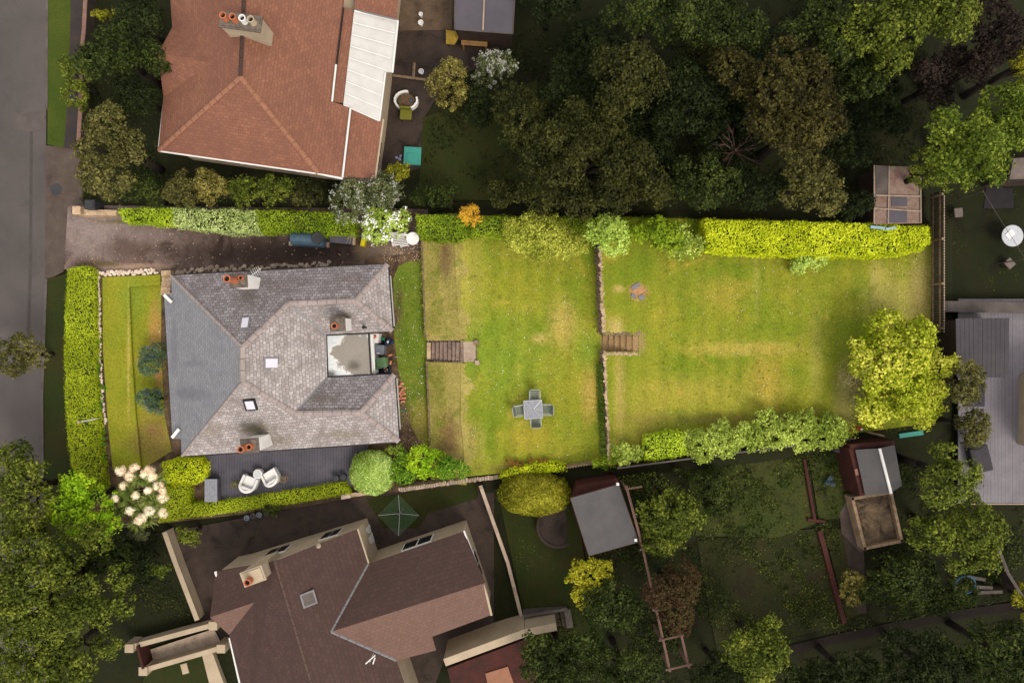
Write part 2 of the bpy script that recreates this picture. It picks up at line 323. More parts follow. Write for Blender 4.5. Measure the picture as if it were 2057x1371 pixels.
M['render'] = surf('white_render', c(246, 242, 236), c(228, 220, 212), 1.5, 12, .15, .9, bmp=.3)
M['dark'] = paint('black_plastic', c(38, 36, 36), .4, .15)
M['grey'] = paint('grey_metal', c(120, 118, 118), .4, .1)
M['terra'] = surf('terracotta', c(186, 112, 78), c(160, 92, 64), 5, 20, .2, .8)
M['lead'] = surf('slate_lead_cap', c(118, 106, 96), c(88, 78, 68), 4, 20, .3, .8)
M['flat'] = surf('grey_roof_membrane', c(196, 198, 196), c(184, 188, 187), .7, 10, .12, .45, bmp=.2,
    patches=[(712, 712, 58, 50, 1, c(206, 204, 198), 2.6, 1), (714, 712, 50, 44, 1, c(136, 128, 118), 2.6, 1), (716, 690, 34, 26, 1, c(138, 130, 120), 2.6, 1), (722, 735, 30, 24, 1, c(132, 124, 114), 2.6, 1), (712, 734, 14, 11, .9, c(92, 84, 76), 2.6), (664, 752, 14, 10, .9, c(70, 66, 60), 2.6)])
M['deck'] = surf('charcoal_deck_board', c(88, 84, 90), c(74, 72, 78), 1.5, 14, .25, .7, bmp=.3)
M['gdeck'] = surf('pale_grey_deck_board', c(124, 118, 122), c(112, 106, 110), 1.2, 10, .12, .8, bmp=.3)
M['wood'] = surf('weathered_timber', c(150, 126, 100), c(120, 98, 76), 3, 18, .35, .85)
M['dwood'] = surf('dark_timber', c(62, 48, 40), c(48, 36, 30), 3, 18, .35, .85)
M['pinkwood'] = surf('faded_rail_timber', c(132, 100, 88), c(116, 88, 78), 3, 18, .25, .85)
M['redwood'] = surf('red_stained_timber', c(72, 34, 27), c(54, 30, 24), 2, 14, .35, .8)
M['felt'] = surf('grey_roof_felt', c(88, 85, 84), c(79, 77, 77), 1.2, 20, .12, .9, bmp=.3)
M['solar'] = surf('grey_shed_sheet', c(84, 78, 84), c(76, 72, 78), .7, 20, .1, .6, bmp=.2)
M['glassr'] = paint('translucent_sheet', c(196, 192, 186), .35, .05)
M['sky_pane'] = paint('skylight_pane', c(204, 200, 208), .25, .03)
M['pale_plastic'] = paint('white_plastic', c(232, 228, 222), .4, .04)
M['rattan'] = surf('grey_woven_resin', c(142, 142, 148), c(124, 126, 130), 6, 60, .25, .6)
M['mesh'] = surf('green_grey_sling', c(116, 124, 104), c(104, 110, 94), 6, 60, .2, .7)
M['frame'] = paint('pale_grey_aluminium', c(186, 186, 188), .35, .05, .3)
M['bingrey'] = paint('grey_bin_plastic', c(116, 120, 128), .5, .08)
M['bingreen'] = paint('green_bin_plastic', c(120, 154, 108), .5, .08)
M['tank'] = paint('blue_grey_tank_plastic', c(74, 94, 108), .4, .12)
M['tankdark'] = paint('dark_lid_plastic', c(58, 58, 60), .5, .12)
M['yellow'] = paint('yellow_plastic', c(236, 214, 20), .4, .05)
M['green'] = paint('green_plastic', c(40, 140, 90), .4, .1)
M['teal'] = paint('turquoise_plastic', c(60, 140, 126), .5, .08)
M['olivep'] = paint('mustard_fabric', c(110, 108, 34), .7, .1)
M['blue'] = paint('blue_plastic', c(44, 100, 140), .4, .1)
M['navy'] = paint('navy_plastic', c(44, 54, 82), .5, .12)
M['redp'] = paint('red_plastic', c(196, 60, 44), .4, .1)
M['brick'] = surf('loose_brick', c(206, 142, 108), c(184, 112, 84), 8, 20, .3, .9)
M['bark'] = surf('tree_bark', c(48, 40, 30), c(34, 28, 22), 4, 14, .4, .95)
M['twig'] = surf('inner_twigs', c(70, 78, 28), c(52, 58, 22), 5, 12, .4, .95)
M['dtwig'] = surf('dark_inner_twigs', c(30, 28, 16), c(22, 22, 14), 5, 12, .4, .95)
K = 1.55
def lm(name, *cs, k=K, **kw):
    n = len(cs) - 1; con = .62 if name[:2] == 't_' else (.8 if name[:4] in ('hedg', 'leaf') else 1)
    M[name] = leafmat(name, *[c(q[0], q[1], q[2] * (1 if name[:3] in ('pet', 'plu') else .85), k * con ** (1 - 2 * i / max(1, n))) for i, q in enumerate(cs)], **kw)
lm('hedge_bright', (96, 120, 20), (132, 152, 34), (160, 174, 60), k=1.95)
lm('hedge_top', (106, 120, 20), (134, 146, 28), (160, 170, 48), k=1.8)
lm('hedge_pale', (108, 126, 72), (152, 168, 110), (198, 204, 170), k=1.8)
lm('hedge_yellow', (112, 130, 12), (156, 166, 24), (190, 194, 56), k=1.8)
lm('hedge_deep', (72, 96, 20), (108, 130, 28), (150, 164, 52), k=1.5)
lm('leaf_light', (110, 140, 50), (146, 166, 76), (176, 194, 116), k=1.55)
lm('leaf_gold', (84, 110, 14), (150, 160, 34), (206, 200, 100), k=1.35)
lm('leaf_lime', (80, 120, 16), (130, 168, 30), (172, 186, 50), k=1.4)
lm('leaf_olive_in', (92, 100, 30), (132, 138, 52), (176, 176, 90), k=1.7)
lm('leaf_shrub_dark', (48, 74, 20), (76, 108, 30), (120, 150, 46), k=1.6)
lm('leaf_round', (84, 108, 40), (128, 150, 72), (182, 198, 150), k=1.9)
lm('leaf_varieg', (84, 102, 36), (126, 142, 60), (178, 190, 106), k=1.55)
lm('leaf_ceanothus', (44, 60, 46), (66, 84, 66), (92, 108, 96), k=1.6)
lm('petal_blue', (70, 76, 120), (96, 102, 150), k=1.5)
lm('petal_white', (220, 216, 206), (246, 242, 232), k=1.9)
lm('petal_grey', (120, 120, 108), (160, 158, 146), k=1.5)
lm('petal_orange', (200, 150, 40), (226, 178, 60), k=1.1)
lm('plume', (220, 184, 152), (238, 208, 182), (246, 226, 206), k=2.2)
lm('strap', (60, 76, 34), (98, 110, 60), (150, 156, 100), k=2.0)
lm('ivy', (60, 80, 28), (96, 118, 44), (140, 150, 80), k=1.2)
lm('red_leaf', (110, 62, 42), (150, 92, 66), (130, 120, 50), k=1.1)
D = 1.3  # foliage round the plot: overall dimming is painted into these leaf colours
lm('t_olive', (28, 30, 12), (44, 46, 21), (66, 66, 33), k=D)
lm('t_brown', (34, 31, 14), (52, 49, 24), (78, 72, 38), k=D * .88)
lm('t_green', (24, 34, 12), (40, 50, 20), (66, 72, 34), k=D)
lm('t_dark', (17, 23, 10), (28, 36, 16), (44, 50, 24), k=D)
lm('t_mid', (42, 52, 14), (66, 76, 24), (102, 106, 44), k=D * 1.1)
lm('t_bright', (50, 66, 18), (76, 92, 28), (112, 120, 48), k=D)
lm('t_grey', (52, 52, 28), (76, 74, 42), (104, 98, 62), k=D)
lm('t_purple', (24, 18, 18), (36, 28, 28), (54, 42, 42), k=D)
lm('t_pale', (72, 68, 34), (104, 96, 52), (136, 126, 76), k=D * .9)
lm('t_gold', (84, 86, 20), (116, 114, 30), (146, 140, 50), k=D * .9)
lm('t_sun', (110, 108, 20), (150, 146, 36), (176, 168, 60), k=D * .9)
lm('t_red', (50, 34, 24), (64, 46, 34), (58, 58, 30), k=D)
lm('t_fir', (52, 62, 22), (76, 86, 30), (104, 110, 44), k=D)
lm('t_sage', (58, 64, 44), (84, 90, 64), (114, 118, 92), k=D * .95)

# ================================================================= SETTING
def ground():
    a = np.arange(-32, 32.01, .25); ext = np.array([34, 38, 46, 60, 90, 150, 300, 600])
    xs = np.concatenate([-ext[::-1], a, ext]); ys = np.concatenate([-ext[::-1], np.arange(-24, 24.01, .25), ext])
    Xg, Yg = np.meshgrid(xs, ys); q = Xg + .042 * Yg
    yt = 7.1 - 0.0306 * (Xg + 23.1); yb = -10.04 + .1284 * (Xg + 22.4)
    d = np.maximum(np.maximum(Yg - yt, yb - Yg), Xg - 21.7)
    low = np.where(q < X2 + .8, 0, np.where(q < 8, 1.1, 1.9)); out = sstep(-2, 7, Xg) * 1.6; s = sstep(0, .7, d)
    Z = low * (1 - s) + out * s - .05
    nx = len(xs); vs = np.stack([Xg, Yg, Z], -1).reshape(-1, 3); fs = []
    for j in range(len(ys) - 1):
        for i in range(nx - 1): k = j * nx + i; fs.append((k, k + 1, k + nx + 1, k + nx))
    me = bpy.data.meshes.new('ground'); me.from_pydata(vs.tolist(), [], fs); me.materials.append(M['dkgrass'])
    me.polygons.foreach_set('use_smooth', [True] * len(fs))
    o = bpy.data.objects.new('ground', me); C.objects.link(o); tag(o, kind='structure')
ground()
def sheet(name, pts, z, mat, dz=0.0, world_pts=False):
    P = pts if world_pts else Wp(pts, z)
    m = MB(); P = [Vector((p[0], p[1], (p[2] if world_pts else z) + dz)) for p in P]
    A = sum(P[i].x * P[(i + 1) % len(P)].y - P[(i + 1) % len(P)].x * P[i].y for i in range(len(P)))
    if A < 0: P = P[::-1]
    m.add(P, [list(range(len(P)))]); o = m.build(name, mat); return tag(o, kind='structure')
def slope_sheet(name, pts, mat, off=.0, step=.5):
    """a sheet outside the plot that follows the slope of the ground"""
    P = Wp(pts); bm = bmesh.new(); bm.faces.new([bm.verts.new((p.x, p.y, 0)) for p in P])
    x0, x1 = min(p.x for p in P), max(p.x for p in P)
    t = math.ceil(x0 / step) * step
    while t < x1:
        bmesh.ops.bisect_plane(bm, geom=bm.verts[:] + bm.edges[:] + bm.faces[:], plane_co=(t, 0, 0), plane_no=(1, 0, 0)); t += step
    for v in bm.verts: v.co.z = float(sstep(-2, 7, v.co.x) * 1.6) + off
    bmesh.ops.recalc_face_normals(bm, faces=bm.faces[:])
    if bm.faces and sum(f.normal.z for f in bm.faces) < 0: bmesh.ops.reverse_faces(bm, faces=bm.faces[:])
    me = bpy.data.meshes.new(name); bm.to_mesh(me); bm.free(); me.materials.append(mat)
    o = bpy.data.objects.new(name, me); C.objects.link(o); return tag(o, kind='structure')
sheet('garden_soil', [(150, 412), (880, 430), (860, 990), (175, 1068), (128, 900), (128, 600)], 0, M['soil'], -.004)
sheet('driveway', [(136, 412), (860, 420), (862, 500), (800, 512), (735, 520), (720, 565), (345, 575), (192, 545), (120, 540)], 0, M['drive'])
sheet('road', [(-900, -900), (97, -900), (93, 200), (92, 560), (84, 800), (90, 1300), (100, 2200), (-900, 2200)], 0, M['road'], .002)
m = MB()
for a, b in (((95, -300), (93, 220)), ((92, 560), (84, 800)), ((84, 800), (90, 1500))):
    p, q = W(*a, 0), W(*b, 0); n = (q - p).normalized(); s = Vector((-n.y, n.x, 0)) * .13
    m.prism([p, q, q + s, p + s], -.05, .1)
tag(m.build('kerb', M['kerb'], bevel=.01), kind='structure')
sheet('grass_verge', [(97, -400), (150, -400), (140, 100), (133, 240), (128, 296), (95, 290), (96, 100)], .08, M['verge'])
sheet('lower_verge', [(93, 560), (150, 545), (140, 800), (150, 1000), (180, 1100), (180, 1500), (93, 1500), (86, 800)], .06, M['dkgrass2'])
sheet('pavement', [(150, -400), (175, -400), (166, 100), (158, 300), (128, 296), (133, 240), (140, 100)], .085, M['footpath'])
sheet('crossover', [(92, 292), (162, 296), (168, 412), (136, 412), (128, 545), (90, 565)], .01, M['crossover'])
# front garden
m = MB(); m.prism(Wp([(205, 556), (322, 551), (322, 572), (259, 576), (264, 700), (272, 830), (283, 938), (226, 944), (216, 850), (206, 700)], .18), -.03, .18)
tag(m.build('raised_front_lawn', M['front'], bevel=.03), kind='structure')
sheet('lower_front_lawn', [(257, 572), (324, 572), (324, 700), (330, 830), (345, 905), (284, 944), (270, 830)], .0, M['front'], .008)
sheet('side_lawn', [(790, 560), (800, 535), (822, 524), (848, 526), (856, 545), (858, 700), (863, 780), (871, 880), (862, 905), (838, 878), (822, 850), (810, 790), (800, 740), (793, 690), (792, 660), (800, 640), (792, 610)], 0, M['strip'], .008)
# terraces (world coordinates: the lines of the two garden walls)
ytop = lambda x: 7.1 - 0.0306 * (x + 23.1)
ybot = lambda x: -10.04 + .1284 * (x + 22.4)
def wl_(q, y, z): return Vector((q - .042 * y, y, z))
N1a, N1b = W(0, 683, .5).y, W(0, 727, .5).y
for nm, ya, yb_ in (('upper_bank', ytop(X1), N1a), ('lower_bank', N1b, ybot(X1) + .4)):
    sheet(nm, [wl_(X1, ya, .42), wl_(X2, ya, 1.1), wl_(X2, yb_, 1.1), wl_(X1, yb_, .42)], 0, M['bank'], world_pts=True)
sheet('middle_lawn', [wl_(X2, ytop(X2), 1.1), wl_(X3, ytop(X3), 1.1), wl_(X3, ybot(X3) + .35, 1.1), wl_(X2, ybot(X2) + .6, 1.1)], 0, M['lawn'], world_pts=True)
def fringe(ya, yb_):
    pts = []; y = ya
    while y > yb_: pts.append(wl_(X2 + .25 + .22 * math.sin(y * 2.1) + .16 * math.sin(y * 5.3 + 1) + rnd.uniform(-.12, .12), y, 1.106)); y -= .13
    sheet('dry_grass_fringe', [wl_(X2 - .02, ya, 1.104)] + pts + [wl_(X2 - .02, yb_, 1.104)], 0, M['bank'], world_pts=True)
fringe(ytop(X2) - .5, N1a + .05); fringe(N1b - .05, ybot(X2) + .7)
N2a, N2b, N2x = W(0, 672, 1.9).y, W(0, 706, 1.9).y, W(1283, 700, 1.9).x
sheet('upper_lawn', [wl_(X3 + .05, ytop(X3), 1.9), Vector((21.0, ytop(21), 1.9)), Vector((21.0, ybot(21) + .4, 1.9)), wl_(X3 + .05, ybot(X3) + .4, 1.9), wl_(X3 + .05, N2b, 1.9), Vector((N2x, N2b, 1.9)), Vector((N2x, N2a, 1.9)), wl_(X3 + .05, N2a, 1.9)], 0, M['lawn'], world_pts=True)
# grass tufts (real blades over the lawns)
def tufts(name, polys, dens, mat):
    out = []
    for poly, z in polys:
        xs = [p[0] for p in poly]; ys = [p[1] for p in poly]
        n = int((max(xs) - min(xs)) * (max(ys) - min(ys)) * dens)
        x = rng.uniform(min(xs), max(xs), n); y = rng.uniform(min(ys), max(ys), n)
        k = inpoly(x, y, poly); x, y = x[k], y[k]; n = len(x)
        zz = z(x, y) if callable(z) else np.full(n, z)
        a = rng.uniform(0, 6.28, n); h = rng.uniform(.015, .05, n); l = rng.uniform(.01, .045, n); w = rng.uniform(.006, .014, n)
        dx, dy = np.cos(a), np.sin(a)
        out.append(np.stack([np.stack([x - dy * w, y + dx * w, zz], 1), np.stack([x + dy * w, y - dx * w, zz], 1), np.stack([x + dx * l, y + dy * l, zz + h], 1)], 1).reshape(-1, 3))
    tag(npmesh(name, np.concatenate(out), 3, mat), 'short mown grass blades covering the lawns', 'grass', kind='stuff')
lm('blade', (86, 112, 24), (142, 152, 50), (190, 184, 96), k=1.25, trans=.3)
xy = lambda pts, z: [(p.x, p.y) for p in Wp(pts, z)]
tufts('lawn_grass', [
    ([(wl_(X2, ytop(X2), 0).x, ytop(X2)), (wl_(X3, 0, 0).x - .2, ytop(X3)), (wl_(X3, ybot(X3), 0).x - .1, ybot(X3) + .35), (wl_(X2, ybot(X2), 0).x, ybot(X2) + .6)], 1.1),
    ([(X3 + 2.3, ytop(X3)), (20.9, ytop(21)), (20.9, ybot(21) + .4), (X3 + 2.3, ybot(X3) + .7)], 1.9),
    ([(X3 + .2, N2b - .3), (X3 + 2.4, N2b - .3), (X3 + 2.4, ybot(X3) + .7), (X3 + .4, ybot(X3) + .4)], 1.9),
    ([(X3 + .2, N2a + .3), (X3 + 2.4, N2a + .3), (X3 + 2.4, ytop(X3)), (X3 + .0, ytop(X3))], 1.9),
    (xy([(794, 560), (850, 530), (857, 700), (870, 880), (840, 870), (812, 790), (796, 690)], 0), 0.0),
    (xy([(206, 560), (256, 560), (270, 830), (280, 935), (226, 940), (208, 700)], .18), .18),
    (xy([(262, 576), (320, 576), (322, 830), (335, 900), (286, 940)], 0), 0.0)], 170, M['blade'])

# ================================================================= FOLIAGE BUILDERS
def crown_cloud(cx, cy, z0, Rx, Ry, Ht, seed, leaf, per, csize, cover=2.6):
    """leaf clump centres over a lumpy dome made of many overlapping boughs"""
    rg = np.random.default_rng(seed); Rm = math.sqrt(Rx * Ry); lob = []
    n = max(6, int(1.7 * Rm * Rm / .40)); s = math.sqrt(1.75 / n); a0 = rg.uniform(0, 6.28); ph = rg.uniform(0, 6.28, 4)
    for i in range(n):
        r = math.sqrt((i + .5) / n) * (1 - s * .55); a = a0 + i * 2.39996 + rg.normal(0, .25)
        if n > 14 and rg.uniform() < .13: continue
        edge = 1 + (.13 * math.sin(a * 2 + ph[0]) + .10 * math.sin(a * 3 + ph[1]) + .07 * math.sin(a * 5 + ph[2])) * r
        ls = s * Rm * rg.uniform(.55, 1.32); r = r * edge * rg.uniform(.92, 1.12)
        zc = z0 + Ht * (.12 + .74 * math.sqrt(max(0, 1 - min(1, r * r)))) + rg.normal(0, .2) * min(Ht, 1.8)
        lob.append((cx + math.cos(a) * r * Rx, cy + math.sin(a) * r * Ry, zc - ls * .3, ls))
    Pc, Nc = [], []; dens = cover / (per * leaf * leaf * .3)
    for l in lob:
        k = max(3, int(dens * math.pi * l[3] ** 2 * 1.35)); d = unit(rg.normal(0, 1, (k, 3))); d[:, 2] = np.where(d[:, 2] < -.1, -d[:, 2], d[:, 2])
        rr = l[3] * (1 - csize * .3) * (1 + rg.normal(0, .10, (k, 1))); Pc.append(np.array(l[:3]) + d * rr * np.array([1, 1, .85])); Nc.append(d)
    Pc = np.concatenate(Pc); Nc = np.concatenate(Nc); keep = np.ones(len(Pc), bool)
    for l in lob:
        keep &= (np.linalg.norm((Pc - np.array(l[:3])) / np.array([1, 1, .85]), axis=1) > l[3] * .66)
    return Pc[keep], Nc[keep], lob, rg
def fill_clumps(Pc, Nc, rg, per, csize, leaf, asp=.5):
    n = len(Pc); d = unit(rg.normal(0, 1, (n * per, 3))); rad = csize * rg.uniform(.3, 1.05, (n * per, 1)) * np.repeat(rg.uniform(.6, 1.3, (n, 1)), per, 0)
    P = np.repeat(Pc, per, 0) + d * rad; N2 = d * .8 + np.repeat(Nc, per, 0) * .5 + np.array([0, 0, .45])
    return leafquads(P, N2, leaf, rg, asp)
def tree(name, u, v, rpx, ztop, mat, label, cat='tree', group=None, rpy=None, leaf=.15, dens=7, per=26, csize=.28, depth=.7, cover=2.6, extra=None, bark='bark'):
    seed = int(u * 7 + v * 13) % 99991; gzp = W(u, v).z
    rpy = rpy or rpx
    zc = max(ztop * .62, ztop - 1.2) + gzp
    ctr = W(u, v, zc); k = (H - zc) / H / PX; Rx, Ry = rpx * k, rpy * k; sh = min(csize * .7, min(Rx, Ry) * .35); Rx -= sh; Ry -= sh
    g = float(gz(ctr.x, ctr.y)) - .03
    th = thing(name, (ctr.x, ctr.y, g), label, cat, group)
    Ht = min(ztop * .85, max(.6, 1.25 * min(Rx, Ry), ztop * depth * .6)); z0 = g + ztop - Ht
    Pc, Nc, lob, rg = crown_cloud(ctr.x, ctr.y, z0, Rx, Ry, Ht, seed, leaf, per, csize, cover)
    V = fill_clumps(Pc, Nc, rg, per, csize, leaf, .6)
    npmesh('crown', V, 4, mat, th, tuple(ORG[th]))
    m = MB(); r0 = .05 + .035 * ztop; top = Vector((ctr.x, ctr.y, z0 + Ht * .35))
    m.tube((ctr.x, ctr.y, g - .05), (ctr.x + .05, ctr.y, g + (top.z - g) * .5), r0, r0 * .75, 9); m.tube((ctr.x + .05, ctr.y, g + (top.z - g) * .5), top, r0 * .75, r0 * .5, 9)
    for l in lob[::2]:
        a = Vector((ctr.x + .03, ctr.y, g + (top.z - g) * rg.uniform(.5, 1))); b = Vector(l[:3]); mid = (a + b) / 2 + Vector((0, 0, .12 * (b - a).length))
        m.tube(a, mid, r0 * .4, r0 * .25, 6); m.tube(mid, b, r0 * .25, r0 * .08, 5)
    m.build('trunk', M[bark], th, smooth=True)
    if extra:
        emat, frac, sz = extra
        idx = rg.choice(len(Pc), int(len(Pc) * frac)); P2 = Pc[idx] + Nc[idx] * csize * .85 + np.array([0, 0, csize * .35])
        npmesh('blossom', fill_clumps(P2[P2[:, 2] > z0 + Ht * .1], Nc[idx][P2[:, 2] > z0 + Ht * .1], rg, 9, .16, sz, .9), 4, emat, th, tuple(ORG[th]))
    return th
def ball_bush(name, u, v, rpx, rpy, ztop, zbot, mat, label, leaf=.085, cover=4.5):
    """tightly clipped domed bush"""
    zc = (ztop + zbot) / 2 + float(W(u, v).z); p = W(u, v, zc); k = (H - zc) / H / PX; rx, ry, rz = rpx * k, rpy * k, (ztop - zbot) / 2; g = float(gz(p.x, p.y)) - .02
    th = thing(name, (p.x, p.y, g), label, 'bush'); rg = np.random.default_rng(int(u)); n = int(cover * 2 * math.pi * rx * ry * 1.6 / (leaf * leaf * .3))
    d = unit(rg.normal(0, 1, (n, 3))); d[:, 2] = np.where(d[:, 2] < -.35, -d[:, 2], d[:, 2]); dd = np.sign(d) * np.abs(d) ** .86
    lum = 1 + .035 * np.sin(d[:, :1] * 7 + 1) * np.sin(d[:, 1:2] * 8 + 2) + .02 * np.sin(d[:, :1] * 17) * np.sin(d[:, 1:2] * 19) + rg.normal(0, .018, (n, 1))
    npmesh('crown', leafquads(np.array([p.x, p.y, zc]) + dd * np.array([rx, ry, rz]) * .97 * lum, d, leaf, rg, .6, .45), 4, mat, th, tuple(ORG[th]))
    m = MB(); prof = [(.05, g - .05)] + [(max(.02, math.sqrt(max(0, 1 - t * t)) * rx * .86), zc + t * rz * .86) for t in (-.9, -.6, -.2, .2, .6, .85, .97)]; m.lathe(p.x, p.y, prof, 18, ry / rx); m.build('stems', M['twig'], th)
    return th
def hedge(name, pts, h, mat, label, group=None, leaf=.075, dens=600, lump=.06, core='twig', zg=None, side=.8, cat='hedge', round_=.12, inset=.10):
    """clipped hedge: leafy faces all round a twiggy inside. pts are the outline of its top"""
    P0 = Wp(pts, zg + h if zg is not None else None, 0 if zg is not None else h); g = (zg if zg is not None else float(gz(P0[0].x, P0[0].y)))
    zt = g + h; poly = [(p.x, p.y) for p in P0]
    A = sum(poly[i][0] * poly[(i + 1) % len(poly)][1] - poly[(i + 1) % len(poly)][0] * poly[i][1] for i in range(len(poly)))
    if A < 0: poly = poly[::-1]
    seed = int(abs(pts[0][0] * 3 + pts[0][1] * 7)) % 9973; rg = np.random.default_rng(seed)
    cx = sum(p[0] for p in poly) / len(poly); cy = sum(p[1] for p in poly) / len(poly)
    th = thing(name, (cx, cy, g), label, cat, group)
    xs = [p[0] for p in poly]; ys = [p[1] for p in poly]
    n = int((max(xs) - min(xs)) * (max(ys) - min(ys)) * dens)
    x = rg.uniform(min(xs), max(xs), n); y = rg.uniform(min(ys), max(ys), n); k = inpoly(x, y, poly); x, y = x[k], y[k]
    ph = rg.uniform(0, 6, 8)
    def lum(x, y): return lump * (np.sin(x * 2.3 + ph[0]) * np.sin(y * 2.9 + ph[1]) + .7 * np.sin(x * 5.1 + y * 3 + ph[2]) + .6 * np.sin(y * 7.3 - x * 4 + ph[3]))
    de = np.full(len(x), 9.0)
    for i in range(len(poly)):
        a = np.array(poly[i]); b = np.array(poly[(i + 1) % len(poly)]); ab = b - a; t = np.clip(((x - a[0]) * ab[0] + (y - a[1]) * ab[1]) / (ab @ ab + 1e-9), 0, 1)
        de = np.minimum(de, np.hypot(x - a[0] - t * ab[0], y - a[1] - t * ab[1]))
    hol = np.sin(x * 1.9 + ph[5]) + np.sin(y * 2.3 + ph[6]) + .9 * np.sin(x * 6.1 + y * 4.7 + ph[7]) + .9 * np.sin(y * 9 - x * 7) + rg.normal(0, .9, len(x))
    kk = (hol < 1.75) | (rg.uniform(0, 1, len(x)) < .35); x, y, de = x[kk], y[kk], de[kk]; shoot = (rg.uniform(0, 1, len(x)) < .03) * rg.uniform(.03, .13, len(x))
    z = zt + shoot + lum(x, y) + rg.normal(0, .035, len(x)) - round_ * np.exp(-de / .12)
    P = [np.stack([x, y, z], 1)]; Nn = [np.tile([0, 0, 1.0], (len(x), 1))]
    for i in range(len(poly)):
        a = np.array(poly[i]); b = np.array(poly[(i + 1) % len(poly)]); L = np.hypot(*(b - a)); ns = int(L * h * dens * side)
        if ns < 1: continue
        t = rg.uniform(0, 1, ns); zz = g + .03 + rg.uniform(0, 1, ns) * (h - .05); nx, ny = (b - a)[1] / L, -(b - a)[0] / L
        jit = rg.normal(0, .04, ns) + lump * .8 * np.sin(t * L * 3 + zz * 4 + ph[4])
        P.append(np.stack([a[0] + (b - a)[0] * t + nx * jit, a[1] + (b - a)[1] * t + ny * jit, zz], 1)); Nn.append(np.tile([nx, ny, .35], (ns, 1)))
    npmesh('foliage', leafquads(np.concatenate(P), np.concatenate(Nn), leaf, rg, .6, .28), 4, mat, th, tuple(ORG[th]))
    m = MB(); m.prism([(p.x, p.y) for p in offset(poly, inset)], g - .02, zt - .14 - lump * 1.2 - round_ * .3); m.build('stems', M[core], th)
    return th

# ================================================================= BUILDINGS
def ridge_line(m, a, b, w=.11, h=.06, seg=.42):
    a, b = Vector(a), Vector(b); L = (b - a).length; n = max(1, int(L / seg)); d = (b - a) / n; s = Vector((-d.y, d.x, 0)).normalized() * w
    for i in range(n):
        p, q = a + d * (i + .02), a + d * (i + .97); lift = Vector((0, 0, .035 + rnd.uniform(0, .012)))
        top = Vector((0, 0, h))
        for sg in (1, -1):
            m.add([p + s * sg + lift * .2, q + s * sg + lift * .2, q + s * sg * .3 + lift + top * .6, p + s * sg * .3 + lift + top * .6], [(0, 1, 2, 3) if sg < 0 else (3, 2, 1, 0)])
        m.add([p + s * .3 + lift + top * .6, p - s * .3 + lift + top * .6, q - s * .3 + lift + top * .6, q + s * .3 + lift + top * .6], [(0, 1, 2, 3)])
        for e in (p, q): m.add([e + s + lift * .2, e - s + lift * .2, e - s * .3 + lift + top * .6, e + s * .3 + lift + top * .6], [(0, 1, 2, 3)])
def w3(p): return W(*p)
def gutter_line(pts, r=.05, dz=-.06):
    m = MB(); m.path([w3(p) + Vector((0, 0, dz)) for p in pts], r, 8); return m
def chimney(house, u, v, zt, sx, sy, zb, rz, pots, capmat, stackmat, top=True):
    p = W(u, v, zt); ch = MB().box(p.x, p.y, zb, sx, sy, zt - zb - .14, rz).build('chimney', stackmat, house)
    m = MB(); m.box(p.x, p.y, zt - .16, sx + .1, sy + .1, .1, rz); m.box(p.x, p.y, zt - .06, sx - .04, sy - .04, .06, rz); m.build('chimney_cap', capmat, ch, org=tuple(ORG[house]), bevel=.01).parent = ch
    ca, sa = math.cos(rz), math.sin(rz)
    for (dx, dy, r, h, mat) in pots:
        x, y = p.x + dx * ca - dy * sa, p.y + dx * sa + dy * ca
        k = MB(); k.lathe(x, y, [(r * 1.15, zt), (r * 1.1, zt + .06), (r, zt + h * .5), (r * .92, zt + h - .07), (r * 1.12, zt + h - .06), (r * 1.12, zt + h), (r * .8, zt + h), (r * .75, zt + h - .25)], 18)
        o = k.build('chimney_pot', mat, ch, smooth=False, org=tuple(ORG[house])); o.parent = ch
        d = MB(); d.lathe(x, y, [(r * .76, zt + h - .14), (r * .5, zt + h - .135)], 14); d.build('flue', M['dark'], ch, org=tuple(ORG[house])).parent = ch
    return ch
def skylight(house, u, v, pts3, w, l, rz, label=None, frame='grey', pane='sky_pane'):
    """roof window lying on a roof facet (three points give its plane)"""
    a, b, cc = [Vector(p) for p in pts3]; n = (b - a).cross(cc - a).normalized()
    if n.z < 0: n = -n
    cam_p = Vector((0, 0, H)); d = (W(u, v, 3) - cam_p); t = (a - cam_p).dot(n) / d.dot(n); p = cam_p + d * t
    up = Vector((n.x, n.y, 0)); up = (Vector((0, 0, 1)) - n * n.z).normalized(); h = up.cross(n)
    def slab(m, w, l, z0, z1):
        vs = [p + h * (sx * w / 2) + up * (sy * l / 2) + n * z for z in (z0, z1) for sx, sy in ((-1, -1), (1, -1), (1, 1), (-1, 1))]
        m.add(vs, [(3, 2, 1, 0), (4, 5, 6, 7), (0, 1, 5, 4), (1, 2, 6, 5), (2, 3, 7, 6), (3, 0, 4, 7)])
    m = MB(); slab(m, w + .16, l + .16, -.05, .06); f = m.build('skylight', M[frame], house)
    m = MB(); slab(m, w, l, .06, .075); m.build('pane', M[pane], f, org=tuple(ORG[house]))
    return p

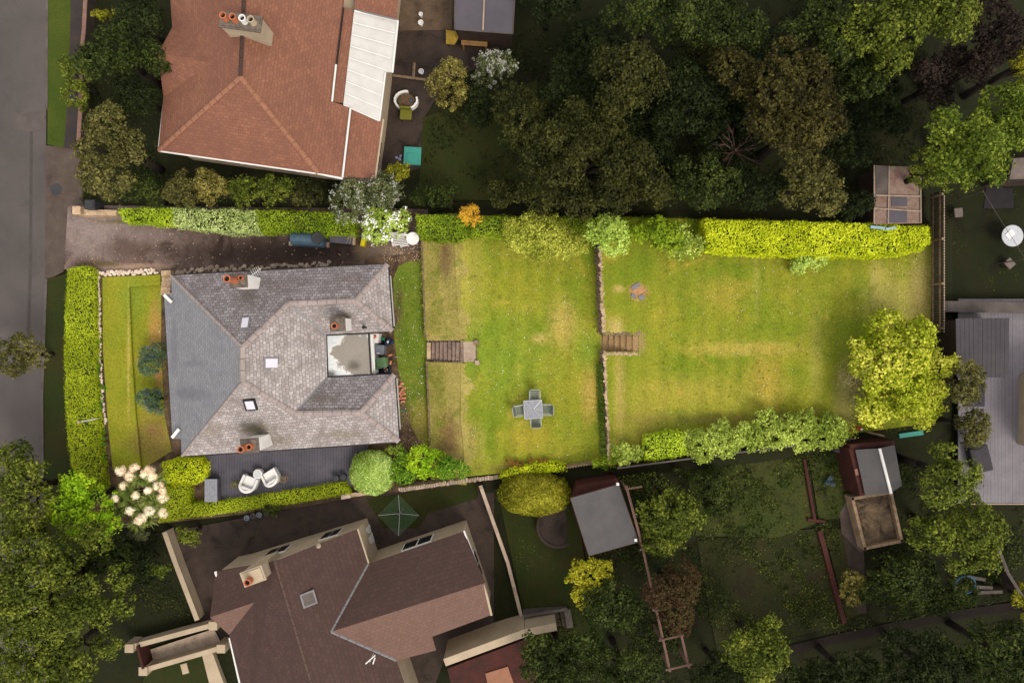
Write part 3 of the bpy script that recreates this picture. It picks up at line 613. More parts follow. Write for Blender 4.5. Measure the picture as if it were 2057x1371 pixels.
# --- the slate bungalow
hb = W(560, 725, 0)
house = thing('bungalow', (hb.x, hb.y, 0), 'white bungalow with grey slate hipped roof, three chimneys and a small flat back roof', 'house')
E = 2.6
TL, TR, R1, V1, V2, R2, BR, BL = [(343, 553, E), (779, 530, E), (789, 665, E), (656, 672, E), (658, 757, E), (793, 751, E), (802, 887, E), (365, 916, E)]
a_, b_, c_, d_ = (345, 588, 2.62), (329, 592, 2.42), (346, 881, 2.42), (363, 881, 2.62)
A_, B_, Cn, Dn, Cs, Ds = (487, 697, 4.7), (487, 767, 4.7), (580, 609, 3.55), (715, 604, 3.45), (592, 830, 3.55), (725, 828, 3.45)
def roof(house, name, mat, facets, label=None, solid=.06):
    m = MB()
    for f in facets: m.facet([w3(p) for p in f])
    o = m.build(name, mat, house, solid=solid)
    if label: o['label'] = label
    return o
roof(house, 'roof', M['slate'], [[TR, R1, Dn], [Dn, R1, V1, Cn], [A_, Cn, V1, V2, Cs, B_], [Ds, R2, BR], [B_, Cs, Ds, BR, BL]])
roof(house, 'north_roof_slope', M['slate_shaded'], [[TL, TR, Dn, Cn, A_], [Cs, V2, R2, Ds]], 'weathered slate slopes facing away from the sun, their shade painted in')
roof(house, 'front_roof_slope', M['slate_w'], [[A_, B_, BL, d_, c_, b_, a_, TL]], 'smooth blue-grey slate slope over the front of the house')
m = MB()
for p, q in ((A_, B_), (A_, Cn), (Cn, Dn), (Dn, TR), (Dn, R1), (B_, Cs), (Cs, Ds), (Ds, R2), (Ds, BR)): ridge_line(m, w3(p), w3(q), .13)
m.build('ridge_tiles', M['ridge'], house)
for p, q in ((A_, TL), (B_, BL)): m = MB(); ridge_line(m, w3(p), w3(q), .07, .03); m.build('hip_flashing', M['ridge'], house)
for p, q in ((Cn, V1), (Cs, V2)):
    p, q = w3(p), w3(q); d = (q - p); s = Vector((-d.y, d.x, 0)).normalized() * .05; l = Vector((0, 0, .03)); MB().add([p + s + l, p - s + l, q - s + l, q + s + l], [(0, 1, 2, 3)]).build('valley_flashing', M['grey'], house)
wp = [(p.x, p.y) for p in offset([w3(p) for p in (TL, TR, R1, V1, V2, R2, BR, BL, d_, c_, b_, a_)], .32)]
wall = MB().prism(wp, -.1, 2.46).build('wall', M['render'], house)
def windows(house, pts, specs, name='window', z0=.9, hh=1.2):
    for (i, t, w) in specs:
        a, b = Vector(pts[i]), Vector(pts[(i + 1) % len(pts)]); d = (b - a).normalized(); p = a + (b - a) * t; rz = math.atan2(d.y, d.x)
        f = MB().box(p.x, p.y, z0, w, .1, hh, rz).build(name, M['white'], house)
        k = MB()
        for s in (-1, 1): k.box(p.x + d.x * s * w * .24, p.y + d.y * s * w * .24, z0 + .08, w * .42, .14, hh - .16, rz)
        k.build('pane', M['dark'], f, org=tuple(ORG[house]))
n_ = len(wp)
windows(house, wp, [(0, .3, 1.2), (0, .75, 1.0), (1, .5, 1.2), (5, .5, 1.2), (6, .3, 1.2), (9, .25, 1.6), (9, .75, 1.6)])
a9, b9 = Vector(wp[9]), Vector(wp[10]); pd = a9 + (b9 - a9) * .5
dr = MB().box(pd.x, pd.y, 0.0, .12, 1.0, 2.1, 0).build('door', M['navy'], house); MB().box(pd.x - .08, pd.y - .35, 1.0, .05, .05, .12).build('handle', M['grey'], dr, org=tuple(ORG[house]))
MB().path([w3(p) + Vector((0, 0, -.05)) for p in (TL, TR, R1, V1)], .055, 8).build('gutter', M['dark'], house)
MB().path([w3(p) + Vector((0, 0, -.05)) for p in (V2, R2, BR, BL, d_)], .055, 8).build('gutter', M['dark'], house)
MB().path([w3(p) + Vector((0, 0, -.05)) for p in (c_, b_)], .055, 8).build('gutter', M['dark'], house)
for p, q in (((331, 592, 2.5), (346, 607, 2.72)), ((347, 878, 2.5), (361, 861, 2.72))):
    p, q = w3(p), w3(q); d = (q - p); s = Vector((-d.y, d.x, 0)).normalized() * .07; MB().add([p + s, p - s, q - s, q + s, p + s + Vector((0, 0, .1)), p - s + Vector((0, 0, .1)), q - s + Vector((0, 0, .1)), q + s + Vector((0, 0, .1))], [(0, 1, 2, 3), (7, 6, 5, 4), (0, 4, 5, 1), (1, 5, 6, 2), (2, 6, 7, 3), (3, 7, 4, 0)]).build('barge_board', M['pale_plastic'], house)
# flat roof
fp = Wp([(656, 673), (741, 669), (746, 752), (659, 757)], 2.55)
MB().prism(fp, 2.40, 2.57).build('flat_roof', M['flat'], house, bevel=.01)
m = MB()
for i in range(4):
    a, b = fp[i], fp[(i + 1) % 4]; d = (b - a); L = d.length; rz = math.atan2(d.y, d.x); mid = (a + b) / 2
    m.box(mid.x, mid.y, 2.5, L, .07, .11, rz)
m.build('roof_kerb', M['dark'], house)
q = W(741, 712, 2.5); MB().box(q.x + .12, q.y, 2.30, .12, 2.0, .14, .0).build('fascia', M['white'], house)
MB().tube(W(748, 668, 2.2), W(752, 752, 2.2), .05).build('gutter', M['pale_plastic'], house)
MB().prism(Wp([(656, 673), (738, 669), (742, 752), (659, 757)], 2.55), 0, 2.38).build('kitchen_wall', M['render'], house)
# chimneys
chimney(house, 477, 563, 4.75, .72, .56, 2.6, R(3), [(-.1, .0, .15, .95, M['terra']), (.2, .1, .1, .16, M['terra'])], M['lead'], M['render'])
chimney(house, 677, 651, 4.5, .62, .56, 3.0, R(3), [(-.06, -.08, .13, .3, M['terra'])], M['lead'], M['render'])
chimney(house, 500, 895, 4.75, .74, .58, 2.6, R(5), [(-.16, -.06, .14, .6, M['terra']), (.1, -.02, .13, .3, M['terra'])], M['lead'], M['render'])
m = MB(); p = W(500, 556, 4.7)
m.path([p, p + Vector((.5, .15, .5)), p + Vector((.75, .35, .5))], .012, 5)
for k in range(5): q = p + Vector((.35 + .08 * k, .1 + .05 * k, .5)); m.tube(q + Vector((.08, -.16, 0)), q + Vector((-.08, .16, 0)), .007, n=4)
m.build('aerial', M['white'], house)
skylight(house, 493, 649, [w3(A_), w3(Cn), w3(TR)], .30, .52, 0)
skylight(house, 545, 729, [w3(A_), w3(B_), w3(Cn)], .42, .55, 0)
skylight(house, 503, 812, [w3(B_), w3(BR), w3(BL)], .40, .46, 0, frame='dark')
p = W(732, 657, 3.15); MB().lathe(p.x, p.y, [(.06, 2.85), (.06, 3.3), (.085, 3.31), (.085, 3.36)], 10).build('vent_pipe', M['dark'], house)

# --- red tiled house to the north
rb = W(540, 150, 0); red = thing('tiled_house', (rb.x, rb.y, 0), 'large house with orange-red clay tile roof and a four-pot chimney', 'house')
S_, Nn_ = (483, 155, 5.1), (494, -90, 5.1); SW, SE = (318, 302, 2.8), (640, 348, 2.8)
bay0, bay1, bay2, bayr = (346, 55, 2.8), (318, 106, 3.75), (328, 195, 2.8), (423, 127, 4.2)
roof(red, 'roof', M['red'], [[S_, SW, SE], [Nn_, S_, SW, bay2, bayr, bay0, (336, -90, 2.8)], [bay0, bay1, bayr], [bay1, bay2, bayr],
    [Nn_, (700, -90, 3.0), (690, 16, 3.0), (667, 204, 2.95), (704, 217, 2.8), (688, 356, 2.8), SE, S_],
    [(692, 16, 2.9), (712, 22, 2.72), (693, 208, 2.7), (669, 204, 2.85)], [(706, 217, 2.7), (768, 240, 2.3), (752, 358, 2.3), (690, 356, 2.7)],
    [(738, -90, 2.9), (806, -90, 2.5), (797, 40, 2.5), (712, 20, 2.8), (720, -90, 2.9)]])
m = MB(); ridge_line(m, w3(S_), w3(SW), .12); ridge_line(m, w3(S_), w3(SE), .12); m.build('ridge_tiles', M['redridge'], red)
m = MB(); ridge_line(m, w3(S_), w3(Nn_), .1); m.build('ridge_tiles', M['brown'], red)
wq = [(p.x, p.y) for p in offset([w3(p) for p in ((336, -90, 2.7), bay0, bay1, bay2, SW, SE, (752, 357, 2.7), (768, 242, 2.7), (806, -90, 2.7))], .35)]
MB().prism(wq, -.1, 2.2).build('wall', M['cream'], red); windows(red, wq, [(4, .3, 1.4), (4, .7, 1.2), (1, .5, .9), (2, .5, .9), (3, .5, 1.4), (6, .5, 1.4)], z0=.8)
m = gutter_line([(329, 200, 2.8), SW, SE, (688, 358, 2.8)], .06); m.build('gutter', M['white'], red)
gutter_line([(704, 217, 2.86), (688, 356, 2.86)], .05, 0).build('gutter', M['white'], red); gutter_line([(770, 240, 2.3), (754, 358, 2.3)], .05, 0).build('gutter', M['cream'], red)
gutter_line([(690, 16, 3.02), (676, 130, 3.0)], .045, 0).build('gutter', M['dark'], red); gutter_line([(675, 130, 3.0), (667, 204, 3.0)], .05, 0).build('gutter', M['white'], red)
gutter_line([(712, 20, 2.84), (797, 40, 2.56)], .04, 0).build('gutter', M['grey'], red)
ch = chimney(red, 482, 42, 6.0, 1.75, .62, 4.4, R(-8), [(-.62, .0, .14, .35, M['terra']), (-.2, .0, .14, .35, M['terra']), (.22, .0, .14, .35, M['white']), (.6, .0, .14, .35, M['cream'])], M['lead'], M['cream'])
# glazed lean-to
gp = [(712, 22, 2.74), (798, 42, 2.3), (788, 146, 2.3), (772, 146, 2.36), (762, 243, 2.36), (690, 211, 2.74)]
gr = MB().facet([w3(p) + Vector((0, 0, .05)) for p in gp]).build('lean_to_roof', M['glassr'], red, solid=.03)
gr['label'] = 'milky white glazing sheets over the back porch'
m = MB()
for k in range(9):
    t = k / 8; a = Vector((712 + (690 - 712) * t, 22 + (211 - 22) * t, 0)); b = Vector((798 + (762 - 798) * t, 42 + (243 - 42) * t, 0))
    if t > .5: b.x = 788 + (762 - 788) * t * 1.0
    m.tube(W(a.x, a.y, 2.82), W(b.x, b.y, 2.39), .035, n=6)
m.tube(W(762, 243, 2.4), W(774, 146, 2.4), .05); m.tube(W(788, 146, 2.35), W(799, 42, 2.35), .06); m.tube(W(712, 22, 2.83), W(798, 42, 2.38), .05)
m.build('glazing_bars', M['white'], gr, org=tuple(ORG[red]))

# --- brown tiled house to the south
bb = W(650, 1220, 0); brn = thing('tiled_house', (bb.x, bb.y, 0), 'cream rendered house with brown tiled gabled roof', 'house')
G1, G2 = (552, 1127, 4.5), (646, 1440, 4.5); g0, g00, g5 = (465, 1141, 2.7), (433, 1147, 2.6), (718, 1062, 2.6)
wr, wl2, ws = (511, 1209, 3.5), (422, 1239, 3.4), (460, 1274, 2.7); vA, vB, vC = (740, 1131, 2.6), (665, 1268, 4.0), (797, 1326, 2.6)
e1, e2, e3, e4, e5 = (932, 1066, 2.6), (975, 1170, 3.9), (987, 1234, 2.8), (868, 1278, 2.6), (876, 1305, 2.45)
roof(brn, 'roof', M['brown'], [[G1, G2, (500, 1440, 2.6), ws, wr, g00, g0], [g00, wr, wl2], [G1, g5, vA, vB, vC, (836, 1440, 2.6), G2], [vA, e1, e2, vB]])
M['brown_lit'] = tiles('sunlit_concrete_tile', c(104, 80, 70), c(112, 86, 75), c(92, 70, 62), .25, .2, .3, .25, lich=.1, stainc=c(104, 78, 66), stscale=.8)  # brown tile again, paler to paint sunlight onto the south slopes
roof(brn, 'south_roof_slope', M['brown_lit'], [[wl2, wr, ws]], 'small tile slope facing south, painted paler for its sunlight')
roof(brn, 'south_roof_slope', M['brown_lit'], [[vB, e2, e3, e4, e5, vC]], 'large tile slope facing south, painted paler for its sunlight')
m = MB(); ridge_line(m, w3(G1), w3(G2), .055, .04); m.build('ridge_tiles', M['brownridge'], brn)
m = MB(); ridge_line(m, w3(vA), w3(vB), .07, .02); ridge_line(m, w3(vB), w3(vC), .07, .02); m.build('valley_flashing', M['grey'], brn)
bw = [w3(p) for p in (g0, (552, 1127 - 15, 2.7), g5, vA, e1, e3, e4, vC, (836, 1440, 2.6), (500, 1440, 2.6), ws, (422, 1239, 2.7), g00)]
bw = [w3(p) for p in (g0, g5, vA, e1, e3, e4, vC, (836, 1440, 2.6), (500, 1440, 2.6), ws, (426, 1239, 2.7), g00)]
bwo = [(p.x, p.y) for p in offset(bw, .1)]
MB().prism(bwo, -.1, 2.5).build('wall', M['cream'], brn)
m = MB()
for A3, B3, C3 in ((bwo[0], bwo[1], w3(G1)), (bwo[3], bwo[4], w3(e2))):
    a, b = Vector((*A3, 2.5)), Vector((*B3, 2.5)); d = (b - a); nn = Vector((-d.y, d.x, 0)).normalized(); t = (C3 - a).dot(d) / d.dot(d); top = a + d * t; top.z = C3.z - .14
    nn *= -.1 if nn.dot(Vector((0, 0, 0)) - a) > 0 else .1
    m.add([a, b, top, a + nn, b + nn, top + nn], [(0, 1, 2), (5, 4, 3), (0, 3, 4, 1), (1, 4, 5, 2), (2, 5, 3, 0)])
m.build('gable', M['cream'], brn)
windows(brn, bwo, [(0, .3, 1.2), (0, .75, 1.0), (2, .5, 1.6), (3, .5, 1.4), (9, .5, 1.2)])
gutter_line([g00, (440, 1172, 2.7)], .07, .0).build('gutter', M['white'], brn)
gutter_line([(461, 1280, 2.62), (488, 1400, 2.62)], .05, .0).build('gutter', M['white'], brn); gutter_line([g5, vA], .05, -.03).build('gutter', M['cream'], brn)
gutter_line([e1, (968, 1160, 3.6)], .05, -.02).build('barge_board', M['pale_plastic'], brn); gutter_line([(972, 1172, 3.8), e3], .06, .0).build('barge_board', M['cream'], brn)
chimney(brn, 507, 1158, 5.2, .95, .6, 2.8, R(20), [(-.15, -.1, .15, .35, M['terra'])], M['cream'], M['cream'])
skylight(brn, 620, 1202, [w3(G1), w3(G2), w3(vB)], .5, .5, 0, pane='kerb')
for (u, v, r) in ((642, 1093, .09), (516, 1143, .06)):
    p = W(u, v, 3.3); MB().lathe(p.x, p.y, [(r, 2.9), (r, 3.5), (r * 1.4, 3.52), (r * .3, 3.7)], 10).build('vent_pipe', M['cream'], brn)
m = MB(); p = W(750, 1312, 3.6); m.tube(p, p + Vector((0, 0, .8)), .02); m.tube(p + Vector((-.2, -.1, .8)), p + Vector((.25, .3, .8)), .03); m.tube(p + Vector((.1, -.2, .6)), p + Vector((.2, .1, .6)), .03); m.build('aerial', M['white'], brn)
# white porch bins / meter boxes by the wall
for i, (u, v, lb) in enumerate(((731, 1072, 'white rounded plastic box by the wall corner, nearer the lawn'), (737, 1090, 'white rounded plastic box by the wall corner, nearer the house wing'))):
    p = W(u, v, 1.0); o = MB().box(p.x, p.y, 0, .32, .5, .95, R(15), .85).build('storage_box', M['white'], bevel=.05); tag(o, lb, 'box', 'white boxes beside the brown-roofed house')

# lean-to with red roof, bottom
p0 = Wp([(895, 1336), (1060, 1270), (1100, 1262), (1150, 1400), (915, 1430)], 2.2)
o = thing('lean_to_shed', (p0[0].x, p0[0].y, 0), 'low outbuilding with rusty red roof behind a cream wall', 'shed')
MB().prism(Wp([(898, 1342), (1058, 1282), (1090, 1420), (925, 1440)], 2.1), 1.95, 2.1).build('roof', M['redwood'], o)
MB().prism([(p.x, p.y) for p in offset(Wp([(898, 1342), (1058, 1282), (1090, 1420), (925, 1440)], 2.1), .12)], 0, 1.95).build('wall', M['dwood'], o)
MB().prism(Wp([(975, 1352), (1020, 1338), (1035, 1380), (985, 1400)], 2.16), 2.1, 2.16).build('roof_patch', M['redridge'], o)
def wallrun(name, pts, h, w, mat, label, z0=None, cap=None, group=None, posts=(), zt=None):
    """free-standing wall; pts are px along its top"""
    P = [W(u, v, (zt if zt is not None else None), 0 if zt is not None else h) for u, v in pts]
    m = MB(); m2 = MB()
    base = [(p.z - h) if zt is None else (z0 or 0) for p in P]
    for i in range(len(P) - 1):
        a, b = P[i], P[i + 1]; d = Vector((b.x - a.x, b.y - a.y, 0)); L = d.length; n = Vector((-d.y, d.x, 0)).normalized() * w / 2
        def seg(mm, n, za, zb, ta, tb):
            vs = [Vector((q.x + s * n.x, q.y + s * n.y, z)) for q, z in ((a, za), (b, zb)) for s in (1, -1)] + [Vector((q.x + s * n.x, q.y + s * n.y, z)) for q, z in ((a, ta), (b, tb)) for s in (1, -1)]
            mm.add(vs, [(0, 1, 5, 4), (1, 3, 7, 5), (3, 2, 6, 7), (2, 0, 4, 6), (4, 5, 7, 6), (0, 2, 3, 1)])
        seg(m, n, base[i] - .15, base[i + 1] - .15, a.z - .05, b.z - .05); seg(m2, n * 1.25, a.z - .047, b.z - .047, a.z, b.z)
    cx = sum(p.x for p in P) / len(P); cy = sum(p.y for p in P) / len(P)
    th = thing(name, (cx, cy, min(base)), label, 'fence' if 'fence' in name else 'wall', group)
    m.build('panel' if 'fence' in name else 'wall_body', M[mat], th); m2.build('coping' if 'fence' not in name else 'top_rail', M[cap or mat], th)
    if posts:
        for i in posts: MB().box(P[i].x, P[i].y, base[i] - .1, w * 2.2, w * 2.2, h + .25).build('post', M[cap or mat], th, bevel=.01)
    return th
wallrun('garden_wall', [(893, 1330), (1056, 1270), (1118, 1258)], 1.3, .3, 'cream', 'cream rendered wall in front of the rusty red outbuilding', zt=2.3, z0=0)
wallrun('garden_wall', [(330, 1068), (352, 1130), (396, 1245)], .7, .2, 'cream', 'cream rendered wall running beside the dark drive to the brown-roofed house', zt=.7, z0=0)
wallrun('front_wall', [(262, 1299), (430, 1254)], .8, .2, 'cream', 'cream wall on the upper side of the pale ramp', zt=.8, z0=0, posts=(0, 1))
wallrun('front_wall', [(290, 1345), (446, 1300)], .8, .2, 'cream', 'cream wall on the lower side of the pale ramp', zt=.8, z0=0, posts=(0, 1))
sheet('pale_ramp', [(282, 1310), (430, 1262), (445, 1292), (292, 1340)], .1, M['conc'])
o = MB().box(*W(281, 1320, 1.0).xy, .1, .12, 1.2, .9, R(15)).build('gate', M['redwood']); tag(o, 'dark red timber gate at the foot of the pale ramp', 'gate')
o = MB().prism(Wp([(405, 1312), (425, 1306), (460, 1400), (430, 1410)], .3), 0, .3).build('edging_kerb', M['cream']); tag(o, 'cream block edging strip beside the neighbour front lawn', 'edging')
o = MB().box(*W(370, 1343, .1).xy, 0, .35, .55, .07, R(15)).build('stepping_slab', M['cream'], bevel=.02); tag(o, 'single cream stepping slab on the lawn below the pale ramp', 'slab')
sheet('neighbour_drive', [(335, 1068), (700, 1000), (745, 1130), (560, 1220), (440, 1300), (395, 1240)], 0, M['dkconc'], .006)
sheet('neighbour_paving', [(700, 1000), (990, 962), (1048, 1240), (1030, 1262), (890, 1330), (850, 1440), (790, 1400), (700, 1120)], 0, M['dkconc'], .010)
sheet('neighbour_lawn', [(735, 1000), (960, 968), (960, 1000), (860, 1030), (840, 1060), (770, 1060)], 0, M['dkgrass2'], .016)
sheet('neighbour_front_lawn', [(250, 1075), (325, 1068), (392, 1245), (265, 1290), (240, 1200)], 0, M['dkgrass'], .02)
sheet('lower_front_grass', [(290, 1350), (420, 1310), (440, 1440), (280, 1440)], 0, M['dkgrass2'], .02)
wallrun('low_kerb_wall', [(965, 975), (1020, 1130), (1048, 1240)], .35, .14, 'dkconc', 'low concrete edging wall between dark paving and neighbour lawn', cap='conc')
slope_sheet('neighbour_side_lawn', [(992, 968), (1150, 960), (1180, 1160), (1230, 1250), (1180, 1330), (1054, 1240)], M['dkgrass2'], .012)

# ================================================================= GARDEN OBJECTS
# --- front white edging stones and rockery stones
stone_src = []
def stones(path, n, zoff, size, mat, label, group, spread=.08, z=None, rows=1):
    P = [W(u, v, z) if z is not None else W(u, v) for u, v in path]; L = [0]
    for a, b in zip(P, P[1:]): L.append(L[-1] + (b - a).length)
    src = [MB().rock(0, 0, 0, 1.0, rnd.uniform(.6, .95), .7, rnd).build('edging_stone', M[mat], org=(0, 0, 0)) for _ in range(4)]
    for i in range(n):
        t = L[-1] * (i + .5) / n; k = max(j for j in range(len(L)) if L[j] <= t); k = min(k, len(P) - 2)
        a, b = P[k], P[k + 1]; p = a + (b - a) * ((t - L[k]) / max(1e-6, L[k + 1] - L[k])); d = (b - a).normalized()
        p = p + Vector((-d.y, d.x, 0)) * rnd.uniform(-spread, spread)
        o = src[i] if i < 4 else src[i % 4].copy()
        if i >= 4: C.objects.link(o)
        s = size * rnd.uniform(.65, 1.35); o.scale = (s, s, s * .8); o.rotation_euler = (0, 0, rnd.uniform(0, 6)); o.location = (p.x, p.y, p.z - .03 + zoff)
        tag(o, label, 'stone', group)
stones([(196, 545), (205, 549), (250, 548), (318, 545)], 62, .06, .24, 'stone', 'white lump of stone edging the top of the front lawn beside the drive', 'white stones along the top of the front lawn', .13, 0)
stones([(202, 556), (203, 600), (204, 700), (209, 800), (216, 850)], 78, .16, .17, 'stone', 'small white stone edging the long front lawn by the hedge', 'white stones along the hedge side of the front lawn', .05, 0)
stones([(345, 548), (420, 541), (520, 538), (600, 533), (665, 529)], 64, .02, .27, 'gstone', 'rough buff rockery stone between the drive and the slate roof', 'rockery stones along the drive', .11, 0)
stones([(318, 628), (319, 670), (320, 690)], 9, .0, .1, 'stone', 'little white stone at the edge of the front border by the wall', 'little white stones under the front wall', .04, 0)
# --- slab steps by the house corner
th = thing('garden_steps', W(333, 572, 0), 'short flight of pale stone slab steps at the house corner by the drive', 'steps')
for i, (u, v) in enumerate(((335, 549), (336, 560), (335, 570), (334, 579), (333, 588))):
    p = W(u, v, .05 * (5 - i)); MB().box(p.x, p.y, -.05, .5, .25 if i else .3, .1 + .12 * (5 - i) * .5, R(rnd.uniform(-3, 3))).build('step', M['wallstone'], th, bevel=.015)
# --- gate pier and low wall at the drive mouth
th = thing('gate_wall', W(190, 425, 0), 'low buff brick wall and pier at the mouth of the drive', 'wall')
p = W(153, 422, .9); MB().box(p.x, p.y, -.1, .42, .42, 1.0).build('pier', M['wallstone'], th, bevel=.02)
MB().prism(Wp([(160, 420), (234, 422), (233, 433), (160, 432)], .6), -.1, .6).build('wall_body', M['wallstone'], th)
# --- white post in the front hedge
b0 = W(206, 838, 0); b1 = W(173, 846, 2.2)
th = thing('garden_post', b0, 'slim white post standing between the front hedge and the lawn', 'post')
top = Vector((b0.x - .12, b0.y - .03, 1.75)); MB().tube((b0.x, b0.y, -.1), top, .04, .035).build('pole', M['pale_plastic'], th); MB().box(top.x, top.y, 1.7, .14, .1, .14).build('cap', M['conc'], th)
# --- deck with boards
th = thing('timber_deck', W(560, 950, 0), 'dark grey boarded deck along the side of the bungalow', 'deck')
m = MB(); zt = .28
left, right = W(412, 925, zt), W(738, 892, zt); lb, rb_ = W(436, 1012, zt), W(712, 972, zt); x = left.x
while x < right.x:
    t = (x - left.x) / (right.x - left.x); yt_ = left.y + (right.y - left.y) * t + .25; t2 = (x - lb.x) / (rb_.x - lb.x); yb_ = lb.y + (rb_.y - lb.y) * t2
    if t2 < 0: yb_ = W(0, 972, zt).y
    dz = rnd.uniform(-.003, .003); m.box(x + .07, (yt_ + yb_) / 2, zt - .03 + dz, .128, yt_ - yb_, .03, R(.0)); x += .14
m.build('deck_boards', M['deck'], th)
MB().prism(offset([left + Vector((0, .2, 0)), right + Vector((0, .2, 0)), rb_, lb], .05), -.05, zt - .035).build('joists', M['dark'], th)
# storage chest
p = W(423, 985, .85); th = thing('storage_chest', (p.x, p.y, .28), 'long grey storage chest at the end of the deck', 'chest')
MB().box(p.x, p.y, .28, .62, 1.12, .5, R(4)).build('chest_body', M['deck'], th, bevel=.02)
m = MB()
for k in range(5): m.box(p.x + (k - 2) * .13, p.y, .78, .125, 1.18, .04, R(0))
o = m.build('lid', M['rattan'], th); o['label'] = 'grey slatted lid'
# tub chairs
def tub_chair(u, v, rz, label, s=1.0):
    p = W(u, v, .75); th = thing('tub_chair', (0, 0, 0), label, 'armchair', 'white tub chairs on the dark deck')
    m = MB(); out = []; inn = []
    for a, w in ((-.36, -.36), (.36, -.36)): pass
    N = 15; prof = []
    for i in range(N):
        a = math.pi * (1.0 * i / (N - 1)); prof.append((math.cos(a) * .37, .05 + math.sin(a) * .32))
    outer = [(.39, -.36)] + [(x * 1.08, y * 1.08) for x, y in prof] + [(-.39, -.36)]; inner = [(.28, -.34)] + [(x * .78, y * .74) for x, y in prof] + [(-.28, -.34)]
    n = len(outer); vs = []
    hts = [.42 + .22 * max(0, math.sin(math.pi * (i - .5) / (n - 2))) ** .7 if 0 < i < n - 1 else .38 for i in range(n)]
    for lst, zz in ((outer, None), (inner, None)):
        for i, (x, y) in enumerate(lst): vs.append((x, y, .06)); vs.append((x * 1.02, y * 1.02, hts[i]))
    f = []
    for i in range(n - 1):
        o0, o1 = 2 * i, 2 * i + 2; i0, i1 = 2 * n + 2 * i, 2 * n + 2 * i + 2
        f += [(o0, o1, o1 + 1, o0 + 1), (i1, i0, i0 + 1, i1 + 1), (o0 + 1, o1 + 1, i1 + 1, i0 + 1)]
    f += [(0, 1, 2 * n + 1, 2 * n), (2 * n - 2, 4 * n - 2, 4 * n - 1, 2 * n - 1)]
    m.add(vs, f); b = m.build('shell', M['pale_plastic'], th, bevel=.015)
    k = MB(); k.prism([(.27, -.36), (.30, .05), (.2, .22), (-.2, .22), (-.30, .05), (-.27, -.36)], .2, .34); k.build('seat', M['pale_plastic'], th, bevel=.03)
    k = MB(); k.prism([(.26, .12), (.2, .27), (-.2, .27), (-.26, .12)], .34, .58); k.build('back_cushion', M['white'], th, bevel=.03)
    for sx in (-.28, .28):
        for sy in (-.28, .22): MB().tube((sx, sy, 0), (sx, sy, .08), .03).build('leg', M['grey'], th)
    th.location = (p.x, p.y, .28); th.rotation_euler = (0, 0, rz); th.scale = (s * 1.05, s * 1.05, 1.1)
tub_chair(498, 972, R(160), 'white tub armchair on the deck left of the little square table')
tub_chair(543, 960, R(212), 'white tub armchair on the deck right of the little square table')
p = W(517, 952, .7); th = thing('side_table', (p.x, p.y, .28), 'small white square table with grey top between the two tub chairs', 'table')
MB().prism([(p.x + .25 * math.cos(R(a)), p.y + .27 * math.sin(R(a))) for a in (20, 62, 110, 152, 200, 242, 290, 332)], .32, .7).build('base', M['pale_plastic'], th, bevel=.03)
MB().prism([(p.x + .19 * math.cos(R(a)), p.y + .2 * math.sin(R(a))) for a in (20, 62, 110, 152, 200, 242, 290, 332)], .7, .712).build('table_top', M['flat'], th)
def lantern(u, v, mat, rz, label):
    p = W(u, v, .6); th = thing('lantern', (p.x, p.y, .28), label, 'lantern'); m = MB(); w = .13
    ca, sa = math.cos(rz), math.sin(rz); cs = [(p.x + (a * ca - b * sa) * w, p.y + (a * sa + b * ca) * w) for a, b in ((-1, -1), (1, -1), (1, 1), (-1, 1))]
    for i in range(4):
        a, b = cs[i], cs[(i + 1) % 4]; m.tube((*a, .28), (*a, .66), .016, n=5)
        for z in (.29, .66): m.tube((*a, z), (*b, z), .018, n=5)
        m.tube((*a, .66), (p.x, p.y, .72), .012, n=5)
    m.build('frame', mat, th); MB().lathe(p.x, p.y, [(.05, .29), (.05, .5), (.01, .52)], 10).build('candle', M['conc'], th)
lantern(471, 973, M['olivep'], R(20), 'open olive metal lantern on the deck left of the tub chairs'); lantern(569, 962, M['wood'], R(0), 'small pale timber lantern on the deck right of the tub chairs')
for u, v, lb in ((675, 960, 'round black planter on the deck, the left one of a pair'), (690, 958, 'round black planter on the deck, the one nearest the clipped bush')):
    p = W(u, v, .6); th = thing('planter', (p.x, p.y, .28), lb, 'planter', 'pair of round black planters'); MB().lathe(p.x, p.y, [(.12, .28), (.17, .58), (.185, .6), (.185, .64), (.16, .64), (.155, .58)], 20).build('pot', M['dark'], th); MB().lathe(p.x, p.y, [(.16, .62), (.15, .66), (.04, .67)], 18).build('lid', M['tankdark'], th)
# --- patio dining set on the middle lawn
Z1 = 1.1
p = W(1071, 822, Z1 + .73); th = thing('patio_table', (p.x, p.y, Z1), 'square grey metal patio table with ribbed top on the middle lawn', 'table')
tz = R(3); ca, sa = math.cos(tz), math.sin(tz); rot = lambda x, y: (p.x + x * ca - y * sa, p.y + x * sa + y * ca)
MB().box(p.x, p.y, Z1 + .70, .9, .9, .02, tz).build('table_top', M['rattan'], th)
m = MB(); s = .45
for a, b in (((-s, -s), (s, -s)), ((s, -s), (s, s)), ((s, s), (-s, s)), ((-s, s), (-s, -s))): m.tube((*rot(*a), Z1 + .72), (*rot(*b), Z1 + .72), .022, n=6)
for k in range(8):
    a = k * math.pi / 4; l = .43 if k % 2 == 0 else .6; m.tube((*rot(0, 0), Z1 + .722), (*rot(math.cos(a) * l, math.sin(a) * l), Z1 + .722), .013 if k % 2 else .008, n=5)
m.build('frame', M['frame'], th); MB().lathe(p.x, p.y, [(.03, Z1 + .72), (.03, Z1 + .742)], 10).build('parasol_hole', M['dark'], th)
for a, b in ((-.4, -.4), (.4, -.4), (.4, .4), (-.4, .4)): MB().tube((*rot(a, b), Z1), (*rot(a, b), Z1 + .71), .02).build('leg', M['frame'], th)
